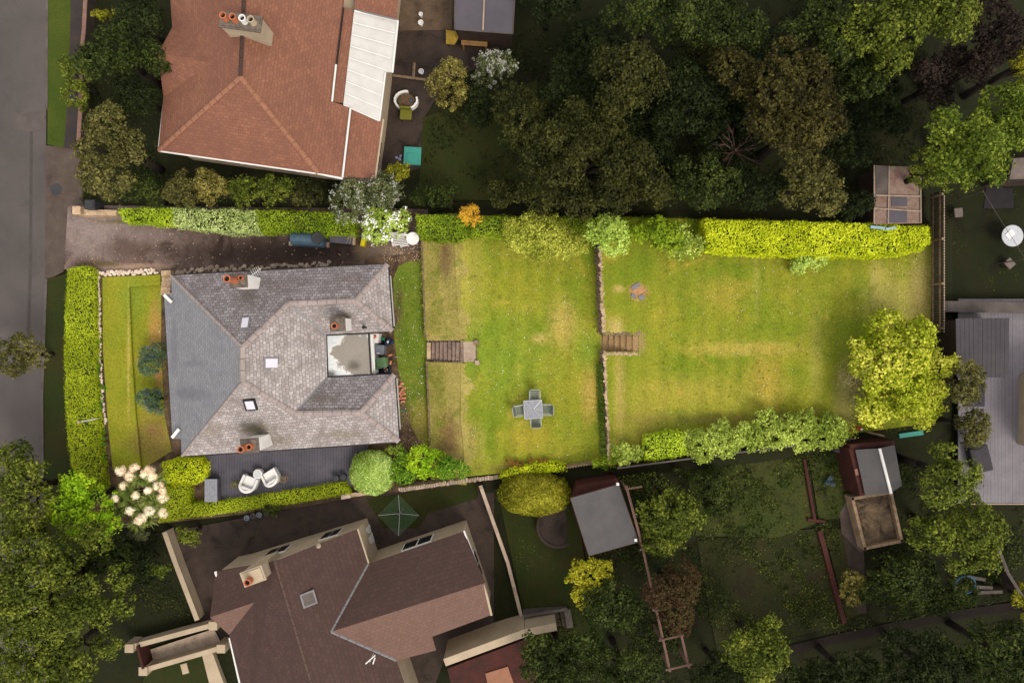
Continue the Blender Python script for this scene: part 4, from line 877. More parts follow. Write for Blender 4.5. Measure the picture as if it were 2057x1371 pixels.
ch0 = thing('patio_chair', (0, 0, 0), 'x', 'chair', 'grey patio chairs round the square table')
MB().box(0, 0, .41, .42, .42, .015).build('seat', M['mesh'], ch0)
m = MB(); m.add([(-.2, -.2, .43), (.2, -.2, .43), (.2, -.34, .9), (-.2, -.34, .9), (-.2, -.22, .43), (.2, -.22, .43), (.2, -.36, .9), (-.2, -.36, .9)], [(0, 1, 2, 3), (7, 6, 5, 4), (0, 4, 5, 1), (1, 5, 6, 2), (2, 6, 7, 3), (3, 7, 4, 0)]); m.build('backrest', M['mesh'], ch0)
m = MB(); m.path([(-.22, .21, .42), (.22, .21, .42), (.22, -.2, .42), (.22, -.35, .92), (-.22, -.35, .92), (-.22, -.2, .42), (-.22, .21, .42)], .013); m.tube((-.22, -.2, .42), (.22, -.2, .42), .012); m.build('frame', M['frame'], ch0)
for sx in (-.27, .27): m = MB(); m.path([(sx, .2, .42), (sx, .2, .63), (sx, -.27, .66)], .016); m.tube((sx, .2, .42), (sx * .8, .2, .42), .012); m.build('armrest', M['frame'], ch0)
for sx in (-.25, .25):
    for sy, q in ((.21, .24), (-.22, -.3)): MB().tube((sx, sy, .42), (sx, q, 0), .013).build('leg', M['frame'], ch0)
cs = [(1074, 795, R(180), 'grey patio chair on the side of the table nearest the tall hedge'), (1044, 824, R(-80), 'grey patio chair on the side of the table facing the bungalow'), (1097, 822, R(88), 'grey patio chair on the side of the table facing the upper lawn'), (1076, 843, R(4), 'grey patio chair half under the table on its lowest side in the photo')]
for i, (u, v, rz, lb) in enumerate(cs):
    p = W(u, v, Z1 + .45); o = ch0 if i == 0 else dup(ch0, (0, 0, 0)); o.location = (p.x, p.y, Z1); o.rotation_euler = (0, 0, rz); o['label'] = lb
# --- steps 1
th = thing('garden_steps', W(897, 705, 0), 'flight of eight worn stone steps climbing from the side lawn to the middle lawn', 'steps')
x0, x1 = W(866, 705, .3).x, W(933, 705, 1.1).x; ya, yb2 = N1a - .06, N1b + .06
for i in range(8):
    w = (x1 - x0) / 8; zt2 = .2 + .9 * (i + 1) / 8; ww = w * rnd.uniform(.78, .95)
    MB().box(x0 + w * (i + .5), (ya + yb2) / 2, zt2 - .15, ww, (ya - yb2) * rnd.uniform(.93, .98), .15 + rnd.uniform(-.015, .01), R(rnd.uniform(-1, 1))).build('step', M['step'], th, bevel=.02)
    MB().box(x0 + w * (i + .5), (ya + yb2) / 2, -.05, w, ya - yb2, zt2 - .11).build('step_base', M['dstone'], th)
for yy in (ya + .06, yb2 - .06):
    m = MB()
    for k in range(16): t = k / 15; m.rock(x0 - .15 + (x1 - x0 + .1) * t, yy, .28 + .75 * t, .22, .14, .16, rnd)
    m.build('side_stones', M['dstone'], th)
MB().box(W(861, 705, .3).x, (ya + yb2) / 2, 0, .22, (ya - yb2) * .9, .24).build('bottom_slab', M['wallstone'], th, bevel=.02)
p = W(944, 706, 1.1); MB().box(p.x - .02, p.y, .98, .62, 1.04, .15, R(1)).build('top_slab', M['conc'], th, bevel=.01)
p = W(957, 706, 1.1); m = MB()
for k in range(9): m.rock(p.x + rnd.uniform(-.06, .06), p.y + (k - 4) * .12, 1.06, .13, .12, .1, rnd)
m.build('edge_bricks', M['dstone'], th)
for u, v, mt, lb in ((957, 687, 'dstone', 'dark square stone cap at the top of the long steps'), (958, 728, 'conc', 'pale round stone cap at the top of the long steps')):
    p = W(u, v, 1.3); o = MB().box(p.x, p.y, 1.0, .24, .24, .28, R(8)).build('stone_cap', M[mt], bevel=.04); tag(o, lb, 'stone')
# --- steps 2 (straw-covered)
M['strawstep'] = surf('straw_covered_step', c(164, 128, 92), c(190, 154, 112), 3, 20, .5, .95, mid=(c(120, 92, 62), 3, .55), bmp=1)
th = thing('grassy_steps', W(1248, 688, 1.1), 'short overgrown steps covered in dry straw cut into the upper lawn wall', 'steps')
xa, xb = X3 + .05, N2x
for i in range(6):
    w = (xb - xa) / 6; MB().box(xa + w * (i + .5), (N2a + N2b) / 2, 1.0, w * 1.02, N2a - N2b - .05, .1 + .78 * (i + 1) / 6 - .04, R(rnd.uniform(-1.5, 1.5))).build('step', M['strawstep'], th, bevel=.06)
n = 9000; x = rng.uniform(xa - .12, xb + .34, n) ; y = (N2a + N2b) / 2 + rng.normal(0, .30, n); st = np.floor((x - xa) / (xb - xa) * 6) + 1; z = 1.06 + .78 * np.clip(st, 0, 6.2) / 6 + rng.uniform(-.02, .05, n); a = rng.uniform(0, 6.28, n); l = rng.uniform(.03, .09, n); w_ = .008
npmesh('straw', np.stack([np.stack([x - np.sin(a) * w_, y + np.cos(a) * w_, z], 1), np.stack([x + np.sin(a) * w_, y - np.cos(a) * w_, z], 1), np.stack([x + np.cos(a) * l, y + np.sin(a) * l, z + rng.uniform(-.03, .05, n)], 1)], 1).reshape(-1, 3), 3, leafmat('straw_blade', c(150, 118, 80, 1.1), c(196, 162, 116, 1.1), c(216, 188, 140, 1.1)), th, tuple(ORG[th]))
for yy, mt in ((N2a + .06, 'dstone'), (N2b - .1, 'wallstone')):
    m = MB()
    for k in range(22): m.rock(xa + .02 + (xb - xa) * 1.0 * k / 21, yy + rnd.uniform(-.06, .06), 1.80 + rnd.uniform(-.03, .03), rnd.uniform(.12, .3), rnd.uniform(.1, .24), .16, rnd)
    m.build('side_stones', M[mt], th)
# --- terrace walls
m = MB(); y = ytop(X1) - .5
th = thing('retaining_wall', (X1, 0, 0), 'low grassy stone retaining wall between side lawn and dry bank', 'wall')
while y > ybot(X1) + .3:
    if not (N1b < y < N1a): q = wl_(X1, y, 0); m.box(q.x - .03, q.y, -.05, .14, .29, .47 + rnd.uniform(-.03, .02), R(rnd.uniform(-4, 4) + 2))
    y -= .3
m.build('wall_body', M['dstone'], th, bevel=.02)
M['strawedge'] = surf('dry_edge_grass_and_stone', c(200, 174, 142), c(174, 146, 114), 3, 16, .5, .95, mid=(c(150, 140, 72), 3, .55), bmp=1)
th = thing('retaining_wall', (X3, 0, 1.1), 'tall dry stone retaining wall with pale worn top between the two main lawns', 'wall')
m = MB(); mc = MB(); y = ytop(X3) - .3
while y > ybot(X3) + .4:
    if not (N2b - .02 < y < N2a + .05):
        q = wl_(X3, y, 0)
        for zz in (1.05, 1.22, 1.4, 1.55): m.rock(q.x - .06 + (zz - 1.1) * .14 + rnd.uniform(-.05, .03), q.y + rnd.uniform(-.05, .05), zz, rnd.uniform(.16, .3), rnd.uniform(.18, .34), .22, rnd)
        w = .24 if y > -2 else .14
        mc.rock(q.x + .04 + rnd.uniform(-.03, .05), q.y, 1.74 + rnd.uniform(-.02, .02), w + rnd.uniform(0, .16), rnd.uniform(.16, .4), .2, rnd)
    y -= rnd.uniform(.08, .16)
m.prism([wl_(X3 - .04, ytop(X3) - .2, 0).xy, wl_(X3 + .2, ytop(X3) - .2, 0).xy, wl_(X3 + .2, N2a, 0).xy, wl_(X3 - .04, N2a, 0).xy], 1.0, 1.86); m.prism([wl_(X3 - .04, N2b, 0).xy, wl_(X3 + .2, N2b, 0).xy, wl_(X3 + .2, ybot(X3) + .5, 0).xy, wl_(X3 - .04, ybot(X3) + .5, 0).xy], 1.0, 1.86)
m.build('wall_body', M['dstone'], th); mc.build('wall_top', M['strawedge'], th)
def ivy_strip(name, q0, ya, yb, z0, z1, label, dens, mat='ivy', w=.12):
    n = int((ya - yb) * dens); y = rng.uniform(yb, ya, n); z = rng.uniform(z0, z1, n); x = q0 - .042 * y - w + (z - z0) / (z1 - z0) * (w - .04) + rng.normal(0, .05, n)
    o = npmesh(name, leafquads(np.stack([x, y, z], 1), np.tile([-1, 0, .5], (n, 1)), .07, rng, .7), 4, M[mat], None, (q0, (ya + yb) / 2, z0)); tag(o, label, 'plant')
ivy_strip('ivy', X3 - .06, W(0, 730, 1.5).y, ybot(X3) + .1, 1.12, 1.75, 'ivy climbing the lower half of the wall between the two main lawns', 900, w=.26)
ivy_strip('weeds', X1 - .02, ytop(X1) - 1.5, N1a + .1, .02, .5, 'weedy fringe on the low wall above the long steps', 150, 'leaf_olive_in')
# --- stone hearth slabs
for (u, v, w, l, rz, lb) in ((1277, 575, .45, .22, 32, 'largest grey slab of the stone ring on the upper lawn, nearest the hedge'), (1273, 594, .26, .2, -25, 'small grey slab on the left of the bare ring on the upper lawn'), (1289, 597, .27, .24, 30, 'small grey slab on the lower right of the bare ring on the upper lawn')):
    p = W(u, v, 1.95); o = MB().box(p.x, p.y, 1.88, w, l, .08, R(rz)).build('stone_slab', M['rattan'] if False else M['conc2'] if 'conc2' in M else M['grey'], bevel=.015); tag(o, lb, 'slab', 'grey slabs round the bare patch')
# --- bins and clutter in the yard behind the house
def bin_(u, v, w, l, h, rz, mat, label, name='wheelie_bin'):
    p = W(u, v, h); th = thing(name, (p.x, p.y, 0), label, 'bin'); MB().box(p.x, p.y, .05, w * .82, l * .82, h - .1, rz, 1.18).build('bin_body', mat, th, bevel=.03)
    k = MB(); k.box(p.x, p.y, h - .04, w, l, .05, rz); k.box(p.x, p.y, h + .01, w * .7, l * .7, .035, rz); k.build('lid', mat, th, bevel=.02)
    ca, sa = math.cos(rz), math.sin(rz); x, y = p.x - (w / 2 + .02) * ca, p.y - (w / 2 + .02) * sa; MB().tube((x + .2 * sa, y - .2 * ca, h - .03), (x - .2 * sa, y + .2 * ca, h - .03), .02).build('handle', M['dark'], th)
    for s in (-1, 1): MB().tube((x + s * l * .35 * -sa, y + s * l * .35 * ca, .1), (x + s * l * .42 * -sa, y + s * l * .42 * ca, .1), .1, n=12).build('wheel', M['dark'], th)
    return th
th = bin_(761, 702, .52, .5, 1.0, R(-4), M['bingrey'], 'grey wheelie bin with a white sticker in the back yard'); p = W(760, 708, 1.03); MB().box(p.x, p.y, 1.035, .16, .1, .006).build('sticker', M['white'], th)
bin_(764, 729, .58, .54, 1.05, R(10), M['bingreen'], 'pale green wheelie bin in the back yard beside the grey bin')
p = W(752, 679, .9); th = thing('small_fridge', (p.x, p.y, 0), 'white cabinet with an orange pot on top in the corner of the back yard', 'cabinet'); MB().box(p.x, p.y, 0, .42, .5, .88, R(-2)).build('cabinet_body', M['conc'] if False else M['white'], th, bevel=.02); MB().box(p.x - .215, p.y, .05, .02, .44, .78, R(-2)).build('door', M['white'], th)
q = W(751, 676, .98); o = MB(); [o.rock(q.x + dx, q.y + dy, .88, .15, .14, .12, rnd) for dx, dy in ((0, .03), (-.06, .05), (.06, .03), (.01, -.06))]; o = o.build('flower_pot', M['redp']); tag(o, 'orange-red lump of pots sitting on the white cabinet', 'pot')
o = MB(); [o.rock(W(u, v, .2).x, W(u, v, .2).y, 0, .4, .34, .4, rnd) for u, v in ((780, 683), (786, 687), (775, 689))]; o = o.build('rubbish_sack', M['navy']); tag(o, 'shiny dark navy rubbish sack slumped beside the white cabinet', 'sack')
o = MB(); [o.rock(W(u, v, .2).x, W(u, v, .2).y, 0.05, .2, .18, .3, rnd) for u, v in ((767, 679), (770, 681))]; o = o.build('watering_can', M['green']); tag(o, 'green plastic watering can by the dark sack', 'can')
o = MB().rock(*W(778, 686, .5).xy, .32, .16, .16, .12, rnd).build('paint_tub', M['white']); tag(o, 'white tub lid lying on the dark sack', 'tub')
p = W(773, 742, .4); th = thing('recycling_crate', (p.x, p.y, 0), 'open dark blue crate of rubbish below the green bin', 'crate'); m = MB()
for dx, dy, sx, sy in ((-.22, 0, .03, .46), (.22, 0, .03, .46), (0, .22, .44, .03), (0, -.22, .44, .03)): m.box(p.x + dx, p.y + dy, 0, sx, sy, .36)
m.box(p.x, p.y, .0, .42, .42, .1); m.build('crate_body', M['navy'], th); m = MB(); [m.rock(p.x + rnd.uniform(-.12, .12), p.y + rnd.uniform(-.12, .12), .12, .14, .1, .12, rnd) for _ in range(6)]; m.build('contents', M['redp'], th)
m = MB(); [m.rock(p.x + rnd.uniform(-.14, .14), p.y + rnd.uniform(-.14, .14), .15, .12, .1, .1, rnd) for _ in range(5)]; m.build('contents', M['white'], th)
bsrc = MB().box(0, 0, 0, .215, .102, .065).build('brick', M['brick'], bevel=.005, org=(0, 0, 0)); i = 0
for u, v, rz in ((804, 775, 5), (812, 779, 2), (809, 784, 90), (804, 789, 70), (812, 791, 8), (806, 796, 85), (812, 799, 4), (803, 800, 0), (810, 806, 10), (807, 770, 30), (811, 787, 95), (784, 713, 20), (785, 728, 80)):
    o = bsrc if i == 0 else bsrc.copy(); i += 1
    if o is not bsrc: C.objects.link(o)
    o.location = (W(u, v, .05).x, W(u, v, .05).y, .0 + .066 * (i % 2)); o.rotation_euler = (0, 0, R(rz)); tag(o, 'loose orange-pink brick lying in the soil behind the house', 'brick', 'loose bricks behind the house')
m = MB(); pts = [W(u, v, .03) for u, v in ((801, 823), (808, 824), (815, 825), (818, 823))]; m.path(pts, .02); o = m.build('hosepipe', M['green']); tag(o, 'short green length of hose on the bare soil near the house corner', 'hose')
m = MB(); 
for k in range(14): u, v = rnd.uniform(772, 800), rnd.uniform(690, 750); q = W(u, v, .02); a = rnd.uniform(0, 3); m.tube(q, q + Vector((math.cos(a) * .14, math.sin(a) * .14, .02)), .012, n=5)
o = m.build('stick_litter', M['wood']); tag(o, 'scatter of small sticks and broken bits on the yard soil', 'sticks', kind='stuff')
m = MB()
for k in range(900):
    u, v = rnd.choice(((rnd.uniform(770, 860), rnd.uniform(485, 525)), (rnd.uniform(795, 850), rnd.uniform(760, 900)), (rnd.uniform(150, 700), rnd.uniform(440, 540)), (rnd.uniform(800, 925), rnd.uniform(880, 930)))); q = W(u, v, .01); a = rnd.uniform(0, 3); s = rnd.uniform(.015, .04)
    m.add([(q.x + s * math.cos(a), q.y + s * math.sin(a), .012), (q.x - s * math.sin(a), q.y + s * math.cos(a), .03), (q.x - s * math.cos(a), q.y - s * math.sin(a), .012), (q.x + s * math.sin(a), q.y - s * math.cos(a), .025)], [(0, 1, 2, 3)])
o = m.build('leaf_litter', M['brick'] if False else M['wallstone']); tag(o, 'dry leaves and pebbles scattered over the drive and soil', 'litter', kind='stuff')
# --- along the drive hedge
p = W(617, 480, .7); th = thing('oil_tank', (p.x, p.y, 0), 'long blue-grey plastic tank with a round lid beside the drive hedge', 'tank')
a0, a1 = W(583, 478, .7), W(650, 482, .7); m = MB(); d = (a1 - a0); n = 16
prof = [(-.34, .0), (-.36, .3), (-.3, .55), (-.16, .72), (.0, .78), (.16, .72), (.3, .55), (.36, .3), (.34, 0)]
s = Vector((-d.y, d.x, 0)).normalized(); vs = [];
for t in [0, .03, .16, .17, .33, .34, .5, .51, .66, .67, .83, .97, 1]:
    kk = .9 if t in (0, 1) else (.985 if t in (.16, .33, .5, .66) else 1); q = a0 + d * t
    for px_, pz in prof: vs.append((q.x + s.x * px_ * kk, q.y + s.y * px_ * kk, .12 + pz * kk))
L_ = len(prof); K_ = len(vs) // L_; m.add(vs, [(i * L_ + j, i * L_ + j + 1, (i + 1) * L_ + j + 1, (i + 1) * L_ + j) for i in range(K_ - 1) for j in range(L_ - 1)] + [list(range(L_))[::-1], list(range((K_ - 1) * L_, K_ * L_))])
m.build('tank_body', M['tank'], th)
q = W(637, 478, .95); m = MB(); m.lathe(q.x, q.y, [(.30, .80), (.31, .93), (.28, .96), (.22, .95), (.22, .97), (.1, .97)], 24); [m.box(q.x, q.y + (k - 2) * .06, .96, .3, .025, .03) for k in range(5)]; m.build('round_lid', M['tankdark'], th)
o = MB().prism(Wp([(580, 484), (661, 486), (661, 497), (580, 493)], .12), -.02, .12).build('slab_base', M['conc'], bevel=.01); tag(o, 'buff concrete plinth under the blue-grey tank', 'plinth')
th = thing('timber_bunker', W(690, 482, 0), 'low dark grey boarded timber bunker lid beside the drive hedge', 'bunker'); m = MB()
for k in range(6):
    t = k / 6; a = W(662, 471 + 17 * t, .5); b = W(712, 474 + 19 * t, .5); rz = math.atan2(b.y - a.y, b.x - a.x); mid = (a + b) / 2; m.box(mid.x, mid.y, .42 - .0 * t, (b - a).length, .075, .04, rz)
m.build('lid_boards', M['dwood2'] if 'dwood2' in M else M['deck'], th); MB().prism(offset(Wp([(662, 471), (712, 474), (712, 492), (662, 488)], .42), .02), 0, .41).build('bunker_box', M['dwood'], th); MB().box(*W(711, 481, .5).xy, .3, .12, .55, .2, R(-3)).build('end_board', M['wallstone'], th)
p = W(728, 486, .4); th = thing('yellow_container', (p.x, p.y, 0), 'bright yellow plastic container with a green cap by the hedge', 'container'); MB().box(p.x, p.y, 0, .24, .44, .34, R(-12), .9).build('body', M['yellow'], th, bevel=.03); MB().box(p.x + .01, p.y - .02, .34, .1, .26, .02, R(-12)).build('handle', M['yellow'], th); MB().lathe(p.x - .02, p.y + .28, [(.07, .2), (.07, .32)], 10).build('cap', M['green'], th)
psrc = None
for k, (u, v, rz, l, lb) in enumerate(((741, 483, -60, .55, 'short brown plank leaning left of the others under the white-flowered shrub'), (748, 481, -62, .6, 'brown plank leaning beside the shortest one under the white-flowered shrub'), (766, 483, 30, .7, 'thin grey plank lying uppermost on bare soil'), (770, 487, 33, .75, 'longest thin grey plank lying on bare soil near the white chairs'))):
    p = W(u, v, .2); o = MB().box(0, 0, 0, l, .07, .03).build('plank', M['wood'], org=(0, 0, 0)); o.location = (p.x, p.y, .06); o.rotation_euler = (0, R(-6), R(rz)); tag(o, lb, 'plank', 'planks by the hedge')
def slat_chair(u, v, rz, label, fold=False, n=6):
    p = W(u, v, .7); th = thing('slatted_chair', (0, 0, 0), label, 'chair', 'old white slatted garden chairs'); m = MB()
    for k in range(n): m.box(0, -.22 + k * .44 / (n - 1), .42, .4, .05, .02)
    m.build('seat', M['white'], th); m = MB()
    for k in range(n - 1): m.box(0, .26 + k * .02, .5 + k * .09, .4, .02, .055)
    m.build('backrest', M['white'], th)
    for sx in (-.2, .2):
        MB().box(sx, 0, .4, .03, .5, .03).build('rail', M['white'], th); MB().tube((sx, -.22, 0), (sx, -.2, .42), .02).build('leg', M['white'], th); MB().tube((sx, .22, 0), (sx, .36, .98), .02).build('leg', M['white'], th)
    th.location = (p.x, p.y, 0); th.rotation_euler = (0, 0, rz)
slat_chair(793, 482, R(6), 'old white slatted garden chair by the drive hedge, the one further from the round table'); slat_chair(809, 484, R(10), 'old white slatted garden chair by the drive hedge next to the round table')
p = W(829, 479, .72); th = thing('round_table', (p.x, p.y, 0), 'dirty white round plastic garden table half under the hedge', 'table'); MB().lathe(p.x, p.y, [(.31, .68), (.33, .70), (.33, .72), (.27, .715), (.05, .71)], 28, 1.0).build('table_top', M['pale_plastic'], th)
for k in range(4): a = k * 1.57 + .6; MB().tube((p.x + .26 * math.cos(a), p.y + .26 * math.sin(a), 0), (p.x + .2 * math.cos(a), p.y + .2 * math.sin(a), .68), .025).build('leg', M['pale_plastic'], th)
o = MB().lathe(*W(851, 498, .1).xy, [(.06, 0), (.08, .14), (.05, .15)], 10).build('plant_pot', M['green']); tag(o, 'tiny green plastic pot on the litter near the drive end', 'pot')
# dead branch by the bunker
m = MB(); q = W(712, 470, .7)
for a, l in ((200, .5), (215, .62), (230, .55), (250, .4), (190, .35)): m.path([q, q + Vector((math.cos(R(a)) * l * .5, math.sin(R(a)) * l * .5, .05)), q + Vector((math.cos(R(a + 12)) * l, math.sin(R(a + 12)) * l, -.05))], .012, 5)
o = m.build('dead_branch', M['conc']); tag(o, 'bare pale dead branch lying over the bunker lid', 'branch')
# --- red bottle / gnome like thing at the far corner
p = W(1732, 862, 2.5); th = thing('gas_bottle', (p.x, p.y, 1.9), 'small red gas bottle by the bottom corner fence', 'bottle'); MB().lathe(p.x, p.y, [(.1, 1.88), (.13, 1.95), (.13, 2.25), (.08, 2.36), (.03, 2.38), (.03, 2.44)], 16).build('bottle_body', M['redp'], th); MB().lathe(p.x, p.y, [(.05, 2.42), (.05, 2.47)], 10).build('valve', M['pale_plastic'], th)

# --- boundary walls and fences of the plot
M['paling'] = surf('grey_paling_timber', c(96, 84, 66), c(76, 66, 50), 3, 14, .4, .95)
th = thing('picket_fence', W(1885, 560, 1.9), 'weathered grey paling fence along the far end of the upper lawn', 'fence'); m = MB(); mc = MB()
P_a, P_b = W(1898, 380, 2.95), W(1898, 668, 2.95); n = 52
for k in range(n):
    y = P_a.y + (P_b.y - P_a.y) * (k + .5) / n; m.box(P_a.x + rnd.uniform(-.01, .01), y, 1.85, .03, .105, 1.02 + rnd.uniform(-.03, .03)); mc.box(P_a.x, y, 2.87, .045, .10, .05)
m.build('pickets', M['paling'], th); mc.build('picket_tips', M['conc'], th)
m = MB()
for z in (2.05, 2.6): m.box(P_a.x - .05, (P_a.y + P_b.y) / 2, z, .04, P_a.y - P_b.y, .08)
m.build('rails', M['wood'], th)
for k in range(4): y = P_a.y + (P_b.y - P_a.y) * (k + .1) / 3.2; MB().box(P_a.x - .09, y, 1.8, .1, .1, 1.15).build('post', M['wood'], th)
def stonewall(pts, label, h, mat='wallstone', w=.2, zc=0):
    P = [W(u, v, zc + h) for u, v in pts]; th = thing('stone_wall', (P[0].x, P[0].y, zc), label, 'wall'); m = MB(); mc = MB()
    for a, b in zip(P, P[1:]):
        d = b - a; L = d.length; n = int(L / .24); rz = math.atan2(d.y, d.x)
        for k in range(n):
            q = a + d * ((k + .5) / n)
            for j in range(int(h / .14)): m.box(q.x + rnd.uniform(-.015, .015) + (.06 if j % 2 else 0), q.y + rnd.uniform(-.012, .012), zc + j * .14, .23, w, .125, rz)
            [mc.box(q.x + (j - .5) * .12, q.y + rnd.uniform(-.03, .03), zc + h - .04, rnd.uniform(.07, .11), w * rnd.uniform(.8, 1.1), .06 + rnd.uniform(0, .03), rz + rnd.uniform(-.1, .1)) for j in (0, 1)]
    m.build('wall_body', M[mat], th, bevel=.008); mc.build('coping', M['gstone' if mat == 'wallstone' else mat], th, bevel=.01)
stonewall([(800, 984), (870, 974), (935, 965), (1000, 958)], 'buff coursed stone boundary wall along the bottom of the bank', 1.15)
p = W(694, 996, .5); o = MB().box(p.x, p.y, 0, .5, .28, .5, R(10)).build('white_block', M['stone'], bevel=.03); tag(o, 'white painted stone block at the end of the long low hedge', 'block')
o = MB().prism(Wp([(704, 990), (760, 984), (762, 990), (706, 998)], .4), 0, .4).build('low_wall', M['wallstone']); tag(o, 'low buff wall stub beside the white block', 'wall')
th = thing('trellis_fence', W(1165, 936, 1.1), 'short pale timber paling fence between yellow shrub and hedge', 'fence'); m = MB(); a, b = W(1140, 940, 1.9), W(1190, 932, 1.9); d = b - a
for k in range(10): q = a + d * k / 9; m.box(q.x, q.y, 1.05, .07, .03, .85, R(7))
m.build('pickets', M['wood'], th); m = MB(); [m.tube(a + Vector((0, .03, -z)), b + Vector((0, .03, -z)), .03) for z in (.15, .6)]; m.build('rails', M['wood'], th)
wallrun('board_fence', [(1240, 940), (1400, 919), (1560, 899), (1720, 880)], 1.0, .06, 'dwood', 'long dark board fence along the bottom boundary behind the hedges', cap='kerb', zt=2.7, z0=1.6)
o = MB().tube(W(1742, 867, 2.3), W(1775, 875, 2.35), .05).build('timber_rail', M['wood']); tag(o, 'grey timber rail end near the red gas bottle', 'rail')

# ================================================================= OUTSIDE OBJECTS
# --- red house back yard (north)
sheet('north_paving', [(760, -200), (915, -200), (1010, 0), (1030, 110), (900, 160), (850, 240), (850, 335), (745, 370), (755, 240), (800, 60)], 0, M['dkconc'], .004)
sheet('north_slab_paving', [(806, -100), (912, -100), (908, 60), (802, 62)], 0, M['pav'] if 'pav' in M else surf('slab_paving', c(98, 80, 62), c(82, 66, 52), 1.5, 12, .35, .9, mid=(c(64, 52, 42), 1.5, .55)), .012)
slope_sheet('north_lawn', [(850, 235), (1080, 160), (1080, 400), (840, 400)], M['dkgrass2'], .015)
p0 = W(972, 10, 2.2); th = thing('garden_shed', (p0.x, p0.y, 0), 'shed with two grey roof sheets split by a white strip, behind the timber table', 'shed')
MB().prism(Wp([(915, -80), (1040, -80), (1031, 67), (913, 58)], 2.3), 2.2, 2.3).build('roof', M['solar'], th); MB().prism(offset(Wp([(915, -80), (1040, -80), (1031, 67), (913, 58)], 2.2), .12), 0, 2.2).build('wall', M['dwood'], th)
MB().tube(W(976, -80, 2.33), W(970, 61, 2.33), .045).build('roof_strip', M['conc'], th); MB().path([W(1036, -80, 2.3), W(1030, 68, 2.3), W(913, 59, 2.3), W(915, -80, 2.3)], .035).build('roof_edge', M['kerb'], th)
p = W(953, 78, .6); th = thing('timber_table', (p.x, p.y, 0), 'pale orange timber table standing against the grey-roofed shed', 'table'); m = MB()
M['ochre'] = surf('ochre_timber', c(158, 122, 74), c(136, 100, 60), 2, 14, .3, .85, patches=[(960, 68, 16, 10, .9, c(92, 48, 34), .7)])
for k in range(6): m.box(p.x, p.y + (k - 2.5) * .135, .66, 1.35, .125, .04, R(-4))
m.build('table_top', M['ochre'], th)
for sx in (-.58, .58):
    for sy in (-.32, .32): MB().box(p.x + sx, p.y + sy, 0, .08, .08, .66).build('leg', M['ochre'], th)
p = W(908, 74, .5); th = thing('angled_bench', (p.x, p.y, 0), 'small mustard yellow angular seat beside the timber table', 'seat'); MB().prism([(p.x - .32, p.y + .38), (p.x + .2, p.y + .32), (p.x + .34, p.y - .02), (p.x + .12, p.y - .38), (p.x - .32, p.y - .34)], .38, .45).build('seat', M['ochre'] if False else surf('mustard_board', c(148, 122, 44), c(130, 104, 40), 2, 14, .3), th)
for sx, sy in ((-.22, .25), (-.22, -.25), (.15, 0)): MB().box(p.x + sx, p.y + sy, 0, .06, .06, .38).build('leg', M['dwood'], th)
for u, v, r, lb in ((845, 28, .1, 'smaller white pot of the pair on the slab paving'), (845, 45, .13, 'larger white pot of the pair on the slab paving'), (846, 143, .13, 'lone white pot by the low timber edging'), (871, 141, .07, 'tiny grey pot near the low timber edging')):
    q = W(u, v, .3); th = thing('plant_pot', (q.x, q.y, 0), lb, 'pot', 'pots in the northern yard'); MB().lathe(q.x, q.y, [(r * .7, 0), (r, .28), (r * 1.1, .3), (r * .8, .3), (r * .75, .2)], 14).build('pot', M['pale_plastic'] if r > .08 else M['kerb'], th)
th = thing('timber_edging', W(815, 152, 0), 'L-shaped low timber edging in the northern yard', 'edging'); m = MB(); m.tube(W(790, 151, .15), W(856, 160, .15), .07, n=4); m.tube(W(832, 126, .15), W(830, 157, .15), .08, n=4); m.build('timber', M['wood'], th)
# curved white planter ring
q = W(815, 200, .4); th = thing('round_planter', (q.x, q.y, 0), 'broken white ring planter on the northern patio', 'planter'); m = MB(); n = 34
for k in range(n):
    a = 2 * math.pi * k / n
    if R(20) < a < R(75): continue
    m.box(q.x + .58 * math.cos(a), q.y + .46 * math.sin(a), 0, .1, .11, .4 + rnd.uniform(-.03, .03), a)
m.build('ring', M['pale_plastic'], th, bevel=.015); MB().lathe(q.x, q.y, [(.5, 0), (.45, .25), (.1, .3)], 20, .8).build('planter_soil', M['soil'], th)
o = MB().rock(*W(824, 200, .5).xy, .3, .2, .14, .14, rnd).build('bird_figure', M['blue']); tag(o, 'little pale blue ornament inside the white ring planter', 'ornament')
q = W(815, 229, .45); th = thing('garden_chair', (q.x, q.y, 0), 'yellow-green cushioned garden seat below the white ring planter', 'chair'); MB().box(q.x, q.y, .34, .62, .56, .12, R(-4)).build('seat', M['olivep'], th, bevel=.04); MB().box(q.x, q.y + .26, .42, .6, .1, .35, R(-4)).build('backrest', M['olivep'], th, bevel=.03)
for sx in (-.26, .26):
    for sy in (-.24, .24): MB().box(q.x + sx, q.y + sy, 0, .05, .05, .34).build('leg', M['dwood'], th)
q = W(828, 312, .5); th = thing('sandpit_box', (q.x, q.y, 0), 'turquoise plastic lidded box on the grass north of the hedge', 'box'); MB().box(q.x, q.y, 0, .8, .82, .38, R(-3), 1.05).build('box_body', M['teal'], th, bevel=.04); k = MB(); k.box(q.x, q.y, .38, .9, .92, .06, R(-3)); k.box(q.x, q.y - .12, .44, .6, .5, .03, R(-3)); k.build('lid', M['teal'], th, bevel=.03)
o = MB(); [o.rock(W(800, 318, .1).x + dx, W(800, 318, .1).y + dy, 0, .24, .18, .2, rnd) for dx, dy in ((-.1, .05), (.08, -.04), (.12, .12))]; o = o.build('toys', surf('lilac_plastic', c(128, 124, 150), c(150, 146, 168), 2)); tag(o, 'pale lilac toys lying beside the turquoise box', 'toys')
# wheelie bin near pier
th = bin_(180, 411, .5, .5, .95, R(0), M['tankdark'], 'dark grey bin tucked behind the drive pier')
